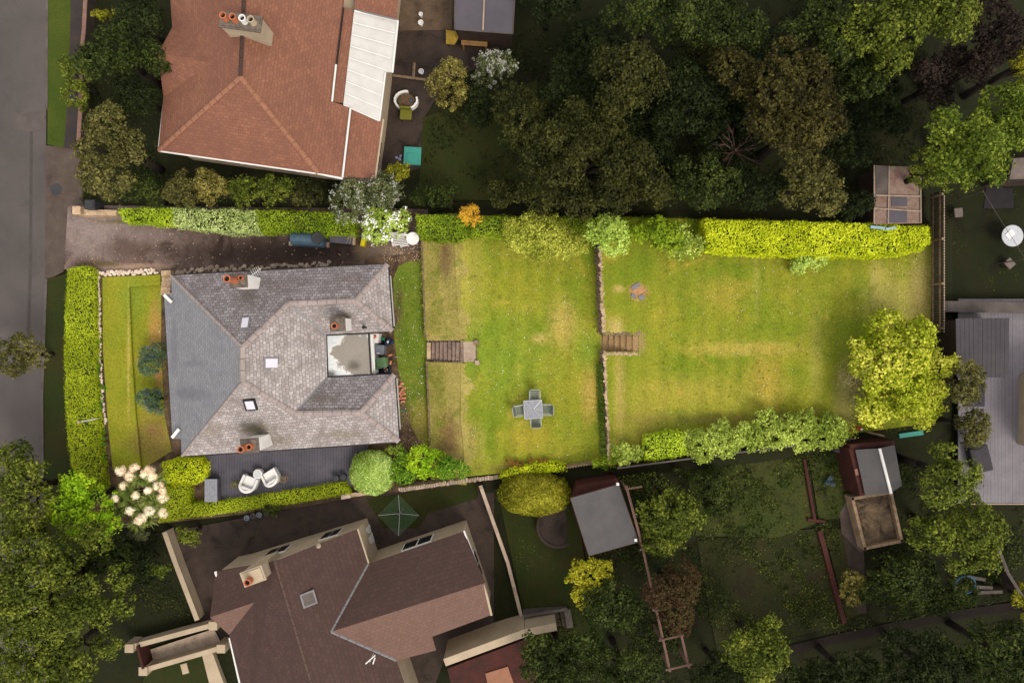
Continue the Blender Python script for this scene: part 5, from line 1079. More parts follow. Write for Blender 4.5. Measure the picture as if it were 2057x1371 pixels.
# front walls north side
wallrun('boundary_wall', [(174, -60), (168, 60), (160, 140)], .7, .16, 'dkconc', 'thin low boundary wall at the top of the pavement', cap='pinkwood')
wallrun('boundary_wall', [(162, 150), (161, 220), (157, 285)], .7, .16, 'dkconc', 'thin low boundary wall by the pavement between hedge and drive mouth', cap='pinkwood')

# --- rotary airer
q = W(800, 1035, 1.9); q0 = W(805, 1028, 0); th = thing('rotary_airer', (q.x, q.y, 0), 'open square rotary clothes airer with four arms and green lines', 'airer')
m = MB(); m.tube((q.x, q.y, 0), (q.x, q.y, 1.75), .022); m.build('pole', M['grey'], th); hub = Vector((q.x, q.y, 1.45)); tips = [Vector((q.x + math.cos(a) * 1.02, q.y + math.sin(a) * 1.02, 1.85)) for a in (.0, 1.571, 3.142, 4.712)]
for t in tips: MB().tube(hub, t, .016).build('arm', M['grey'], th)
m = MB()
for k in range(1, 12):
    f = .12 + .88 * k / 11
    for i in range(4): m.tube(hub + (tips[i] - hub) * f, hub + (tips[(i + 1) % 4] - hub) * f, .006, n=4)
m.build('lines', surf('green_line', c(70, 96, 70), c(60, 84, 62), 2), th)
# --- far terrace steps bottom
th = thing('garden_steps', W(1095, 1243, .8), 'dark brick garden steps beyond the brown-roofed house', 'steps'); a, b = W(1052, 1245, .4), W(1138, 1240, 1.0); d = (b - a); rz = math.atan2(d.y, d.x)
for k in range(7): q = a + d * ((k + .5) / 7); MB().box(q.x, q.y, -.05, .26, .8, .15 + .13 * (k + 1), rz).build('step', M['dkconc'], th, bevel=.02)
MB().box(b.x + .1, b.y, 0, .35, .95, 1.12, rz).build('top_slab', M['kerb'], th, bevel=.03); q = (a + b) / 2 + Vector((0, .5, 0)); MB().box(q.x, q.y, 0, d.length, .14, 1.15, rz).build('side_wall', M['kerb'], th)
# --- round soil bed with brown dome + grey-roofed summerhouse
G2z = 1.15
q = W(1122, 1060, G2z); th = thing('round_bed', (q.x, q.y, float(gz(q.x, q.y))), 'round brown brick-edged bed between golden bush and grey-roofed outbuilding', 'flower bed'); g = float(gz(q.x, q.y))
MB().lathe(q.x, q.y, [(1.08, g - .1), (1.1, g + .12), (1.12, g + .16), (.98, g + .16), (.95, g + .1), (.5, g + .13), (.05, g + .15)], 36).build('bed_edge', M['dkconc'], th)
p0 = W(1215, 1040, 2.3); th = thing('summerhouse', (p0.x, p0.y, float(gz(p0.x, p0.y))), 'outbuilding with plain slate-grey felt roof and dark red timber edge', 'outbuilding')
rf = Wp([(1146, 1000), (1243, 972), (1283, 1088), (1183, 1116)], 3.2); MB().prism(rf, 3.08, 3.2).build('roof', M['felt'], th, bevel=.01); MB().prism(offset(rf, .1), .9, 3.08).build('wall', M['dwood'], th)
m = MB(); rr = rf + [rf[0]]; m.path([v + Vector((0, 0, -.05)) for v in rr], .04, 6); m.build('roof_edge', M['redwood'], th)
MB().prism(Wp([(1160, 975), (1240, 960), (1246, 972), (1150, 998)], 2.6), .9, 2.6).build('door_canopy', M['redwood'], th)
for u, v in ((1241, 972), (1277, 1084)): q = W(u, v, 3.3); MB().box(q.x, q.y, 3.15, .12, .12, .18).build('finial', M['pale_plastic'], th)
# --- pergolas
def beam(m, a, b, w=.06): m.tube(a, b, w * .75, n=4)
th = thing('pergola', W(1290, 1060, 1.5), 'bare timber pergola rail beside the grey-roofed outbuilding', 'pergola'); m = MB(); z = 3.3; z2 = 3.3
beam(m, W(1258, 975, z), W(1292, 1102, z), .08); m.build('beam', M['pinkwood'], th)
for a, b in (((1256, 982), (1290, 977)), ((1285, 1104), (1322, 1092))): m = MB(); beam(m, W(*a, z + .06), W(*b, z + .06)); m.build('cross_beam', M['pinkwood'], th)
for u, v in ((1258, 980), (1292, 1100)): q = W(u, v, z); MB().box(q.x, q.y, float(gz(q.x, q.y)) - .1, .1, .1, z - float(gz(q.x, q.y))).build('post', M['pinkwood'], th)
th = thing('pergola', W(1355, 1230, 1.5), 'long open timber pergola frame running down to the bottom edge', 'pergola')
for a, b in (((1292, 1104), (1346, 1348)), ((1364, 1255), (1384, 1340))): m = MB(); beam(m, W(*a, z), W(*b, z), .08); m.build('beam', M['pinkwood'], th)
for a, b in (((1314, 1226), (1332, 1222)), ((1323, 1286), (1374, 1274)), ((1337, 1345), (1390, 1333))): m = MB(); beam(m, W(*a, z + .08), W(*b, z + .08)); m.build('cross_beam', M['pinkwood'], th)
for u, v in ((1314, 1226), (1346, 1344), (1382, 1334), (1366, 1276), (1328, 1284)): q = W(u, v, z); MB().box(q.x, q.y, float(gz(q.x, q.y)) - .1, .1, .1, z - float(gz(q.x, q.y))).build('post', M['pinkwood'], th)
# --- red shed pair and cold frame
GR = 1.6
p0 = W(1765, 950, 3); th = thing('garden_shed', (p0.x, p0.y, GR), 'red-edged shed with grey double roof and a bright white ridge strip', 'shed'); zr = 3.75
m = MB(); e1_, e2_, r1_, r2_ = (1718, 903, 3.35), (1738, 994, 3.35), (1766, 900, zr), (1789, 990, zr); e3_, e4_ = (1797, 893, 3.4), (1812, 975, 3.4)
m.facet([w3(e1_), w3(r1_), w3(r2_), w3(e2_)]); m.facet([w3(r1_), w3(e3_), w3(e4_), w3(r2_)]); m.build('roof', M['felt'], th, solid=.05)
MB().tube(w3(r1_) + Vector((0, 0, .04)), w3(r2_) + Vector((0, 0, .04)), .07).build('ridge_strip', M['pale_plastic'], th)
bs = Wp([(1718, 903), (1797, 893), (1812, 975), (1738, 994)], 3.2); MB().prism(offset(bs, .08), GR - .2, 3.28).build('wall', M['redwood'], th); MB().prism(Wp([(1705, 900), (1720, 896), (1742, 990), (1728, 996)], 3.2), GR, 3.2).build('side_panel', M['redwood'], th)
MB().prism(Wp([(1706, 892), (1795, 884), (1797, 893), (1708, 902)], 3.2), GR, 3.25).build('barge_board', M['redwood'], th); MB().box(*W(1722, 948, 3.3).xy, 3.2, .14, .3, .05, .2).build('paint_patch', M['pinkwood'], th)
p0 = W(1765, 1045, 2.2); th = thing('raised_bed', (p0.x, p0.y, GR), 'square open-topped brick bed frame full of pale compost below the red-edged shed', 'planter'); op = Wp([(1713, 1001), (1790, 988), (1812, 1086), (1738, 1101)], 2.3)
m = MB()
for i in range(4):
    a, b = op[i], op[(i + 1) % 4]; d = b - a; mid = (a + b) / 2; m.box(mid.x, mid.y, GR - .1, d.length + .14, .15, .8, math.atan2(d.y, d.x))
m.build('frame', M['wood'], th, bevel=.01); M['compost'] = surf('pale_compost', c(120, 100, 74), c(72, 60, 48), 1.1, 14, .5, .95, mid=(c(48, 38, 30), 1.2, .5)); MB().prism(offset(op, .08), GR - .1, 2.05).build('compost', M['compost'], th)
sheet('small_patio', [(1686, 1030), (1700, 1004), (1716, 1002), (1740, 1104), (1728, 1108), (1690, 1070)], GR, M['crossover'], .03)
sheet('shed_path', [(1690, 1060), (1735, 1104), (1740, 1230), (1722, 1230)], GR, M['dkconc'], .02)
sheet('dark_path', [(1575, 1298), (1700, 1268), (1900, 1228), (2057, 1205), (2057, 1222), (1900, 1246), (1640, 1300), (1590, 1315)], GR, M['soil2'] if 'soil2' in M else surf('dark_bare_soil', c(32, 24, 19), c(24, 19, 15), 1.2, 14, .4, .95, bmp=.8), .02)
def sleeper(pts, label, h=.22, w=.15, mat='redwood'):
    P = [W(u, v, GR + h) for u, v in pts]; a, b = P; d = b - a; mid = (a + b) / 2; th = MB().box(mid.x, mid.y, GR - .05, d.length, w, h, math.atan2(d.y, d.x)).build('timber_edging', M[mat], bevel=.02); tag(th, label, 'edging', 'long red timber edgings')
sleeper([(1617, 922), (1638, 1044)], 'red timber edging running from the board fence towards the path gap'); sleeper([(1648, 1066), (1698, 1252)], 'longer rusty red timber edging below the path gap', .25, .24)
sleeper([(1624, 1044), (1660, 1048)], 'short cross piece of red timber joining the two long edgings')
M['plotgrass'] = surf('allotment_grass', c(46, 56, 16), c(58, 60, 24), .7, 14, .5, .95, tuft=.4, mid=(c(40, 36, 18), .9, .55), bmp=.8)
slope_sheet('vegetable_plot', [(1380, 930), (1612, 905), (1640, 1050), (1560, 1080), (1400, 1075)], M['plotgrass'], .012)
slope_sheet('shed_lawn', [(1625, 920), (1705, 905), (1720, 1000), (1690, 1040), (1645, 1044)], M['plotgrass'], .014)
slope_sheet('orchard_grass', [(1400, 1085), (1645, 1060), (1695, 1255), (1440, 1310)], surf('orchard_turf', c(34, 38, 12), c(44, 42, 18), .6, 14, .5, .95, tuft=.4, mid=(c(36, 28, 16), .8, .55), bmp=.8), .01)
M['browngreen'] = surf('weedy_bed', c(54, 50, 20), c(44, 46, 18), 1, 14, .5, .95, bmp=1)
slope_sheet('weedy_bed', [(1655, 1062), (1722, 1060), (1740, 1230), (1700, 1240)], M['browngreen'], .014)
q = W(1672, 966, 2); o = MB(); [o.rock(q.x + dx, q.y + dy, GR, .4, .34, .4, rnd) for dx, dy in ((0, .1), (.1, -.15), (-.15, -.1))]; o = o.build('covered_barrow', paint('grey_blue_cover', c(66, 78, 82))); tag(o, 'crumpled grey-blue cover on the grass near the red-edged shed', 'cover')
q = W(1682, 902, 2); th = thing('white_drum', (q.x, q.y, GR), 'small pale drum beside the board fence and the red-edged shed', 'drum'); MB().lathe(q.x, q.y, [(.14, GR), (.16, GR + .3), (.14, GR + .55), (.05, GR + .57)], 14).build('drum_body', M['kerb'], th)
q = W(1940, 1175, 2); th = thing('hoop', (q.x, q.y, GR + .05), 'blue plastic hoop lying near the stacked planks', 'hoop'); m = MB(); n = 26
for k in range(n): a, b = 2 * math.pi * k / n, 2 * math.pi * (k + 1) / n; f = lambda t: (q.x + .44 * math.cos(t), q.y + .5 * math.sin(t), GR + .35 + .18 * math.sin(t + .5)); m.tube(f(a), f(b), .035, n=6)
m.build('hoop_tube', M['blue'], th)
for k, (a, b, lb) in enumerate((((1950, 1160), (1984, 1166), 'uppermost of the three grey planks near the blue hoop'), ((1962, 1180), (1998, 1182), 'middle one of the three grey planks near the blue hoop'), ((1968, 1192), (2018, 1190), 'longest and lowest of the three grey planks near the blue hoop'))):
    P, Q = W(*a, 2.0), W(*b, 2.0); d = Q - P; mid = (P + Q) / 2; o = MB().box(mid.x, mid.y, GR + .2, d.length, .16, .06, math.atan2(d.y, d.x)).build('plank', M['kerb']); tag(o, lb, 'plank', 'grey planks near the blue hoop')
wallrun('boundary_wall', [(1998, 1080), (2025, 1150), (2080, 1240)], .8, .12, 'dkconc', 'thin slanting garden wall at the right edge below the grey deck', cap='kerb')
o = MB().box(*W(1832, 872, 2.0).xy, 1.6, 1.2, .22, .35, R(8)).build('cold_store', M['teal']); tag(o, 'narrow teal box in the shade under the big gold-green tree', 'box')
# --- glazed shed, top right
p0 = W(1800, 395, 3.4); th = thing('old_greenhouse', (p0.x, p0.y, GR), 'derelict shed with patched pinkish roof sheets and dark panes', 'shed'); zz = 3.5
op = [(1758, 332), (1848, 336), (1850, 448), (1756, 450)]; MB().prism(Wp(op, zz), zz - .08, zz).build('roof', surf('patched_sheet', c(112, 86, 76), c(142, 122, 108), 2, 14, .35, .9, mid=(c(86, 56, 48), 2, .55)), th)
MB().prism(offset(Wp(op, zz - .1), .1), GR - .1, zz - .08).build('wall', M['dwood'], th)
for u0, v0, u1, v1 in ((1785, 420, 1822, 447), (1790, 396, 1822, 414)): MB().prism(Wp([(u0, v0), (u1, v0), (u1, v1), (u0, v1)], zz), zz + .002, zz + .02).build('pane', M['solar'], th)
MB().prism(Wp([(1758, 334), (1786, 334), (1784, 390), (1760, 390)], zz), zz + .002, zz + .03).build('roof_sheet', M['kerb'], th)
m = MB(); [m.tube(W(*a, zz + .05), W(*b, zz + .05), .03) for a, b in (((1756, 418), (1850, 424)), ((1786, 334), (1784, 450)), ((1756, 332), (1756, 450)), ((1849, 338), (1850, 448)), ((1758, 392), (1848, 394)))]; m.build('roof_bars', M['conc'], th)
o = MB(); q = W(1775, 455, 3.6); o.box(q.x, q.y, 3.2, .9, .12, .1, R(-6)); o.box(q.x + .5, q.y - .04, 3.3, .5, .1, .06, R(8)); o = o.build('tarpaulin', paint('pale_blue_sheet', c(150, 178, 190))); tag(o, 'pale blue strip of sheeting caught between hedge and derelict shed', 'sheeting')
# --- right neighbours
MB_ = [(1900, 375), (2200, 375), (2200, 603), (1900, 603)]
sheet('east_lawn', [(1899, 330), (2300, 330), (2300, 606), (1899, 606)], GR, M['dkgrass'], .03)
wallrun('boundary_wall', [(1898, 615), (2250, 622)], .9, .42, 'kerb', 'broad pale capped wall between the two gardens on the right', cap='kerb', zt=2.5, z0=1.6)
M['capstone'] = surf('pinkish_coping', c(112, 100, 92), c(94, 82, 76), 2, 12, .25)
q = W(2036, 473, 2.4); th = thing('round_table', (q.x, q.y, GR), 'round white garden table on the dark right-hand lawn', 'table'); MB().lathe(q.x, q.y, [(.5, GR + .7), (.53, GR + .72), (.53, GR + .74), (.45, GR + .75), (.1, GR + .76)], 32).build('table_top', surf('milky_top', c(186, 186, 190), c(170, 170, 174), 1), th); MB().box(q.x - .14, q.y + .08, GR + .765, .42, .3, .02, R(45)).build('tray', M['pale_plastic'], th); MB().tube((q.x, q.y, GR), (q.x, q.y, GR + .7), .06).build('leg', M['grey'], th)
for u, v, rz, lb in ((1925, 427, 5, 'small grey stool near the paling fence on the dark lawn'), (2028, 529, 42, 'small grey stool below the round white table')):
    q = W(u, v, 2.0); th = thing('stool', (q.x, q.y, GR), lb, 'stool', 'stools on the right-hand lawn'); MB().box(q.x, q.y, GR + .38, .42, .46, .06, R(rz)).build('seat', M['capstone'], th, bevel=.03)
    for sx in (-.15, .15):
        for sy in (-.15, .15): MB().box(q.x + sx, q.y + sy, GR, .05, .05, .38).build('leg', M['dwood'], th)
MB().prism(Wp([(1980, 376), (2034, 378), (2036, 418), (1976, 418)], GR + .04), GR + .02, GR + .06).build('ground_mat', M['tankdark'] if False else surf('dark_mat', c(42, 38, 40), c(36, 33, 35), 2)); tag(bpy.context.scene.objects['ground_mat'], 'dark rectangular mat on the lawn beside the bright green tree', 'mat')
q = W(2010, 430, 1.8); o = MB().path([W(1975, 384, 3.4), W(2003, 430, 3.3), W(2060, 520, 3.4)], .012, 4).build('clothes_line', M['kerb']); tag(o, 'thin line strung across the right-hand lawn behind the round table', 'washing line')
for u, v in ((1975, 384), (2060, 520)):
    q = W(u, v, 3.4); o = MB().tube((q.x, q.y, GR - .1), (q.x, q.y, 3.4), .03).build('line_post', M['kerb']); tag(o, ('post of the washing line under the bright green tree' if u < 2000 else 'post of the washing line beyond the round white table'), 'post')
p0 = W(2045, 340, 3.5); th = thing('outbuilding', (p0.x, p0.y, GR), 'pale-roofed outbuilding corner at the right edge behind the bright green tree', 'outbuilding'); MB().prism(Wp([(2036, 318), (2160, 310), (2160, 356), (2028, 360)], 3.8), 3.7, 3.8).build('roof', M['capstone'], th); MB().prism(offset(Wp([(2036, 318), (2160, 310), (2160, 356), (2028, 360)], 3.7), .1), GR - .1, 3.7).build('wall', M['dkconc'], th)
th = thing('garden_studio', W(1973, 696, 2.5), 'flat-roofed dark grey boarded cabin beside the pale deck', 'outbuilding'); sp = Wp([(1920, 640), (2028, 638), (2026, 758), (1922, 757)], 3.7)
m = MB(); a, b, cc, d4 = sp; n = 12
for k in range(n):
    t0, t1 = k / n, (k + .94) / n; m.prism([a + (b - a) * t0, a + (b - a) * t1, d4 + (cc - d4) * t1, d4 + (cc - d4) * t0], 3.66, 3.7 + rnd.uniform(-.004, .004))
m.build('roof_boards', surf('dark_grey_board', c(72, 67, 70), c(64, 60, 63), 1.2, 12, .15), th); MB().prism(offset(sp, .05), GR - .1, 3.64).build('wall', M['dwood'], th)
th = thing('pale_deck', W(2000, 880, GR), 'wide pale grey boarded deck at the right edge', 'deck'); m = MB(); x = W(1925, 700, 2.0).x; xe = x + 9
while x < xe: m.box(x + .09, (W(0, 600, 2).y + W(0, 1010, 2).y) / 2, 1.95, .172, W(0, 600, 2).y - W(0, 1010, 2).y, .05 + rnd.uniform(-.002, .002)); x += .18
m.build('deck_boards', M['gdeck'], th); MB().box(x - 4.5, W(0, 1011, 2).y - .02, 1.6, 9, .05, .42).build('deck_edge', M['conc'], th)
o = MB().prism(Wp([(1938, 762), (1978, 764), (1978, 816), (1936, 816)], 2.05), 2.005, 2.06).build('ground_mat', surf('slate_mat', c(66, 62, 68), c(58, 55, 60), 2)); tag(o, 'small slate-grey mat on the pale deck below the cabin', 'mat')
o = MB().lathe(*W(1962, 803, 2.1).xy, [(.14, 2.06), (.17, 2.12), (.1, 2.13)], 16).build('dish', M['dark']); tag(o, 'small dark dish on the slate-grey mat', 'dish')
q = W(1962, 884, 2.9); th = thing('kettle_grill', (q.x, q.y, 2.0), 'round black covered barbecue on the pale deck', 'barbecue'); MB().lathe(q.x, q.y, [(.2, 2.4), (.44, 2.6), (.5, 2.75), (.46, 2.9), (.25, 3.02), (.04, 3.05)], 24).build('lid', M['dark'], th, smooth=True); [MB().tube((q.x + dx, q.y + dy, 2), (q.x + dx * .6, q.y + dy * .6, 2.5), .03).build('leg', M['dark'], th) for dx, dy in ((.3, 0), (-.2, .25), (-.2, -.25))]
q = W(1979, 923, 2.6); th = thing('sun_lounger', (q.x, q.y, 2.0), 'dark grey lounger with black side cushion on the pale deck', 'lounger'); MB().box(q.x, q.y, 2.25, .85, 1.3, .16, R(14)).build('cushion', surf('charcoal_cushion', c(64, 60, 64), c(56, 53, 56), 2), th, bevel=.05); MB().box(q.x - .5, q.y + .05, 2.1, .2, 1.0, .42, R(14)).build('side_rest', M['dark'], th, bevel=.06)
for sx in (-.3, .3):
    for sy in (-.5, .5): MB().box(q.x + sx, q.y + sy, 2.0, .06, .06, .26).build('leg', M['dark'], th)
p0 = W(2060, 820, 2); th = thing('white_house', (p0.x, p0.y, GR), 'cream walled house just entering the frame beside the pale deck', 'house'); MB().prism(Wp([(2048, 752), (2200, 744), (2200, 900), (2044, 892)], 2.0), GR, 4.4).build('wall', M['cream'], th); MB().prism(offset(Wp([(2048, 752), (2200, 744), (2200, 900), (2044, 892)], 2.0), -.1), 4.4, 4.6).build('roof', M['solar'], th)

# ================================================================= VEGETATION
# clipped hedges of the plot
hedge('front_hedge', [(134, 541), (142, 536), (165, 534), (180, 537), (187, 546), (189, 620), (190, 760), (195, 860), (203, 940), (208, 985), (160, 985), (140, 930), (130, 840), (127, 720), (129, 620)], .6, M['hedge_top'], 'long clipped bright green hedge along the front beside the road', lump=.03, dens=760, leaf=.065)
hedge('drive_hedge', [(234, 418), (345, 417), (347, 452), (300, 448), (246, 445)], .85, M['hedge_bright'], 'bright green clipped hedge section at the mouth of the drive', 'hedge sections along the drive', zg=0)
hedge('drive_hedge', [(343, 417), (512, 421), (522, 468), (470, 468), (400, 460), (345, 452)], .85, M['hedge_pale'], 'pale variegated hedge section beside the drive', 'hedge sections along the drive', lump=.1, zg=0)
hedge('drive_hedge', [(510, 420), (712, 427), (712, 473), (650, 472), (600, 464), (523, 467)], .85, M['hedge_deep'], 'deep green hedge section above the blue-grey tank', 'hedge sections along the drive', zg=0)
hedge('drive_hedge', [(834, 430), (946, 433), (944, 476), (920, 486), (880, 484), (838, 470)], 1.7, M['hedge_deep'], 'deep green trimmed hedge block between the white blossom and the bank', 'hedge sections along the drive', lump=.1, zg=0)
hedge('boundary_hedge', [(944, 434), (1060, 436), (1200, 438), (1418, 441), (1418, 486), (1330, 484), (1200, 476), (1060, 470), (946, 474)], .9, M['hedge_deep'], 'ragged mid green hedge along the top between orange shrub and long golden hedge', zg=1.2, lump=.14)
tree('blossom_shrub', 768, 447, 68, 1.0, M['leaf_light'], 'pale green shrub dotted with white blossom beside the drive', 'shrub', rpy=33, leaf=.1, dens=9, csize=.2, extra=(M['petal_white'], .3, .075))
tree('orange_shrub', 948, 438, 26, 1.6, M['petal_orange'], 'small orange-yellow shrub at the top of the bank', 'shrub', leaf=.1, csize=.18)
tree('loose_shrub', 1060, 464, 105, 1.5, M['leaf_olive_in'], 'big loose olive-yellow shrub overhanging the top of the middle lawn', 'shrub', rpy=30, leaf=.085, dens=8, csize=.25)
tree('loose_shrub', 1110, 486, 85, 1.1, M['leaf_olive_in'], 'low sprawling olive shrub reaching onto the middle lawn', 'shrub', rpy=30, leaf=.08, dens=6, csize=.2)
tree('fresh_green_tree', 1213, 478, 46, 3.0, M['leaf_light'], 'light fresh-green young tree over the top end of the lawn wall', 'tree', rpy=52, leaf=.12, dens=8, csize=.22)
tree('laurel_bush', 1318, 468, 75, 1.9, M['hedge_deep'], 'glossy green laurel bush beside the fresh-green young tree', 'bush', rpy=34, leaf=.13, dens=8, csize=.22)
tree('laurel_bush', 1365, 484, 50, 1.5, M['leaf_varieg'], 'looser yellow-green laurel bush between laurel and long golden hedge', 'bush', rpy=34, leaf=.12, dens=8, csize=.22)
hedge('golden_hedge', [(1415, 440), (1600, 444), (1760, 449), (1868, 455), (1870, 488), (1850, 503), (1790, 512), (1640, 513), (1500, 508), (1420, 500)], 1.25, M['hedge_yellow'], 'long golden-green clipped hedge along the top of the upper lawn', lump=.06, zg=1.9, leaf=.085, dens=640)
tree('low_shrub', 1622, 520, 44, .75, M['leaf_light'], 'low round pale green shrub at the foot of the golden hedge', 'shrub', rpy=24, leaf=.08, dens=10, csize=.16)
tree('golden_tree', 1808, 742, 104, 3.2, M['leaf_gold'], 'large yellow-green leafy tree at the far corner of the upper lawn', 'tree', rpy=114, leaf=.13, per=24, csize=.24, cover=3.3)
tree('golden_tree', 1845, 812, 50, 2.2, M['leaf_gold'], 'smaller yellow-green tree tucked below the large one at the far corner', 'tree', leaf=.14, dens=9)
tree('golden_tree', 1792, 812, 44, 2.0, M['leaf_gold'], 'low yellow-green tree filling the lower left of the far corner clump', 'tree', leaf=.13)
tree('dead_shrub', 1722, 765, 28, 1.0, leafmat('dry_twig_leaf', c(132, 120, 76, 1.2), c(160, 148, 100, 1.2), c(120, 124, 60, 1.2)), 'thin brownish twiggy shrub beside the large yellow-green tree', 'shrub', rpy=90, leaf=.06, dens=5, per=14, csize=.2, cover=.9)
tree('laurel_shrub', 1260, 910, 32, 1.0, M['leaf_varieg'], 'small pale laurel shrub at the left end of the bottom border', 'shrub', rpy=22, leaf=.11, dens=10, csize=.16)
hedge('box_hedge', [(1296, 880), (1340, 868), (1380, 872), (1384, 912), (1340, 920), (1296, 924)], .9, M['hedge_bright'], 'rounded bright green box hedge block in the bottom border', zg=1.9, lump=.06)
hedge('low_ground_hedge', [(1190, 930), (1250, 910), (1296, 912), (1296, 926), (1240, 934), (1192, 940)], .5, M['hedge_deep'], 'low dark green ground-hugging hedge by the pale paling fence', zg=1.5, lump=.08)
for i, (u, v, r, ry, lb) in enumerate(((1408, 890, 30, 26, 'leftmost of the pale-leaved laurels in the bottom border, next to the box block'), (1450, 882, 30, 28, 'second pale-leaved laurel from the box block in the bottom border'), (1498, 876, 30, 26, 'middle pale-leaved laurel in the bottom border'), (1545, 866, 34, 32, 'tallest rounded pale-leaved laurel in the bottom border'), (1600, 862, 36, 30, 'pale-leaved laurel second from the right end of the bottom border'), (1652, 862, 36, 28, 'pale-leaved laurel at the right end of the bottom border'))):
    tree('laurel_bush', u, v, r + 12, 1.0, M['leaf_varieg'], lb, 'bush', 'pale-leaved laurels in the bottom border', rpy=ry + 7, leaf=.1, csize=.16, cover=3)
tree('twiggy_shrub', 1700, 862, 26, .9, M['leaf_olive_in'], 'sparse olive shrub next to the red gas bottle', 'shrub', leaf=.07, dens=6, per=16, cover=1.2)
# beds by the bottom of the middle lawn
hedge('bright_bush_top', [(1002, 958), (1040, 940), (1080, 930), (1120, 930), (1136, 936), (1134, 946), (1060, 955)], .5, M['hedge_yellow'], 'added bright yellow strip standing in for the undimmed top of the golden round bush', zg=1.1, lump=.08, cat='flowers', leaf=.09)  # added strip: brightness of the golden bush's top, put into separate foliage
tree('red_shrub', 1062, 930, 62, .4, M['red_leaf'], 'thin red-leaved ground plant above the bright yellow strip', 'plant', rpy=9, leaf=.07, dens=8, per=12, csize=.12, cover=.8)
ball_bush('round_bush', 749, 948, 46, 45, 1.5, .1, M['leaf_round'], 'dense ball-clipped pale green bush at the end of the dark deck', leaf=.075)
tree('green_shrub', 862, 925, 52, 1.5, M['leaf_lime'], 'broad lime and mid green shrub at the foot of the bank', 'shrub', rpy=36, leaf=.11, dens=9, csize=.2)
tree('green_shrub', 905, 935, 38, 1.2, M['leaf_shrub_dark'], 'darker green shrub beside the coursed stone wall', 'shrub', rpy=26, leaf=.1, dens=9, csize=.2)
tree('green_shrub', 808, 935, 34, 1.3, M['leaf_shrub_dark'], 'dark green shrub between the ball-clipped bush and the lime shrub', 'shrub', rpy=36, leaf=.1, dens=9, csize=.2)
tree('green_shrub', 795, 905, 26, 1.0, M['leaf_varieg'], 'small pale shrub at the lower back corner of the bungalow', 'shrub', rpy=14, leaf=.08, dens=9, csize=.16)
# front corner planting
hedge('golden_block_hedge', [(322, 932), (345, 924), (398, 922), (408, 932), (408, 960), (392, 972), (340, 974), (322, 966)], 1.1, M['hedge_yellow'], 'rounded golden-green clipped hedge block at the front corner of the deck', zg=0, lump=.03, round_=.25)
hedge('low_deck_hedge', [(322, 975), (378, 976), (379, 1012), (450, 1006), (560, 990), (692, 968), (704, 992), (560, 1016), (380, 1040), (318, 1050)], .7, M['hedge_top'], 'low clipped green hedge running along the lower side of the deck', zg=0, lump=.03, dens=820, leaf=.06)
tree('corner_tree', 180, 1000, 44, 3.2, M['leaf_lime'], 'bright lime-green leafy tree at the front corner of the plot', 'tree', rpy=74, leaf=.12, dens=9, csize=.24)
tree('corner_tree', 206, 1048, 50, 3.4, M['leaf_lime'], 'lower lime-green bush touching the plume-flowered palm', 'bush', rpy=34, leaf=.11, dens=9, csize=.2)
for i, (u, v, s) in enumerate(((190, 720, 10), (196, 745, 9), (197, 790, 12), (200, 815, 8), (204, 880, 10), (208, 915, 9), (194, 690, 7))):
    tree('hedge_bottom_plant', u, v, s, .35, M['leaf_shrub_dark'], ['leafy weed clump midway along the hedge path', 'small weed clump just below the midway clump on the hedge path', 'largest weed clump on the hedge path, above the white post', 'weed clump just above the white post', 'weed clump just below the white post', 'lowest weed clump on the hedge path by the lime tree', 'topmost small weed clump on the hedge path'][i], 'plant', 'weed clumps on the hedge path', rpy=s * 1.8, leaf=.09, dens=14, csize=.1)
for u, v, lb in ((308, 720, 'blue-flowered evergreen shrub against the front wall, the upper of two'), (312, 802, 'blue-flowered evergreen shrub against the front wall, the lower of two')):
    tree('blue_flowered_shrub', u, v, 26, 1.1, M['leaf_ceanothus'], lb, 'shrub', 'blue-flowered shrubs by the front wall', rpy=37, leaf=.07, dens=16, per=24, csize=.16, extra=(M['petal_blue'], .16, .035))
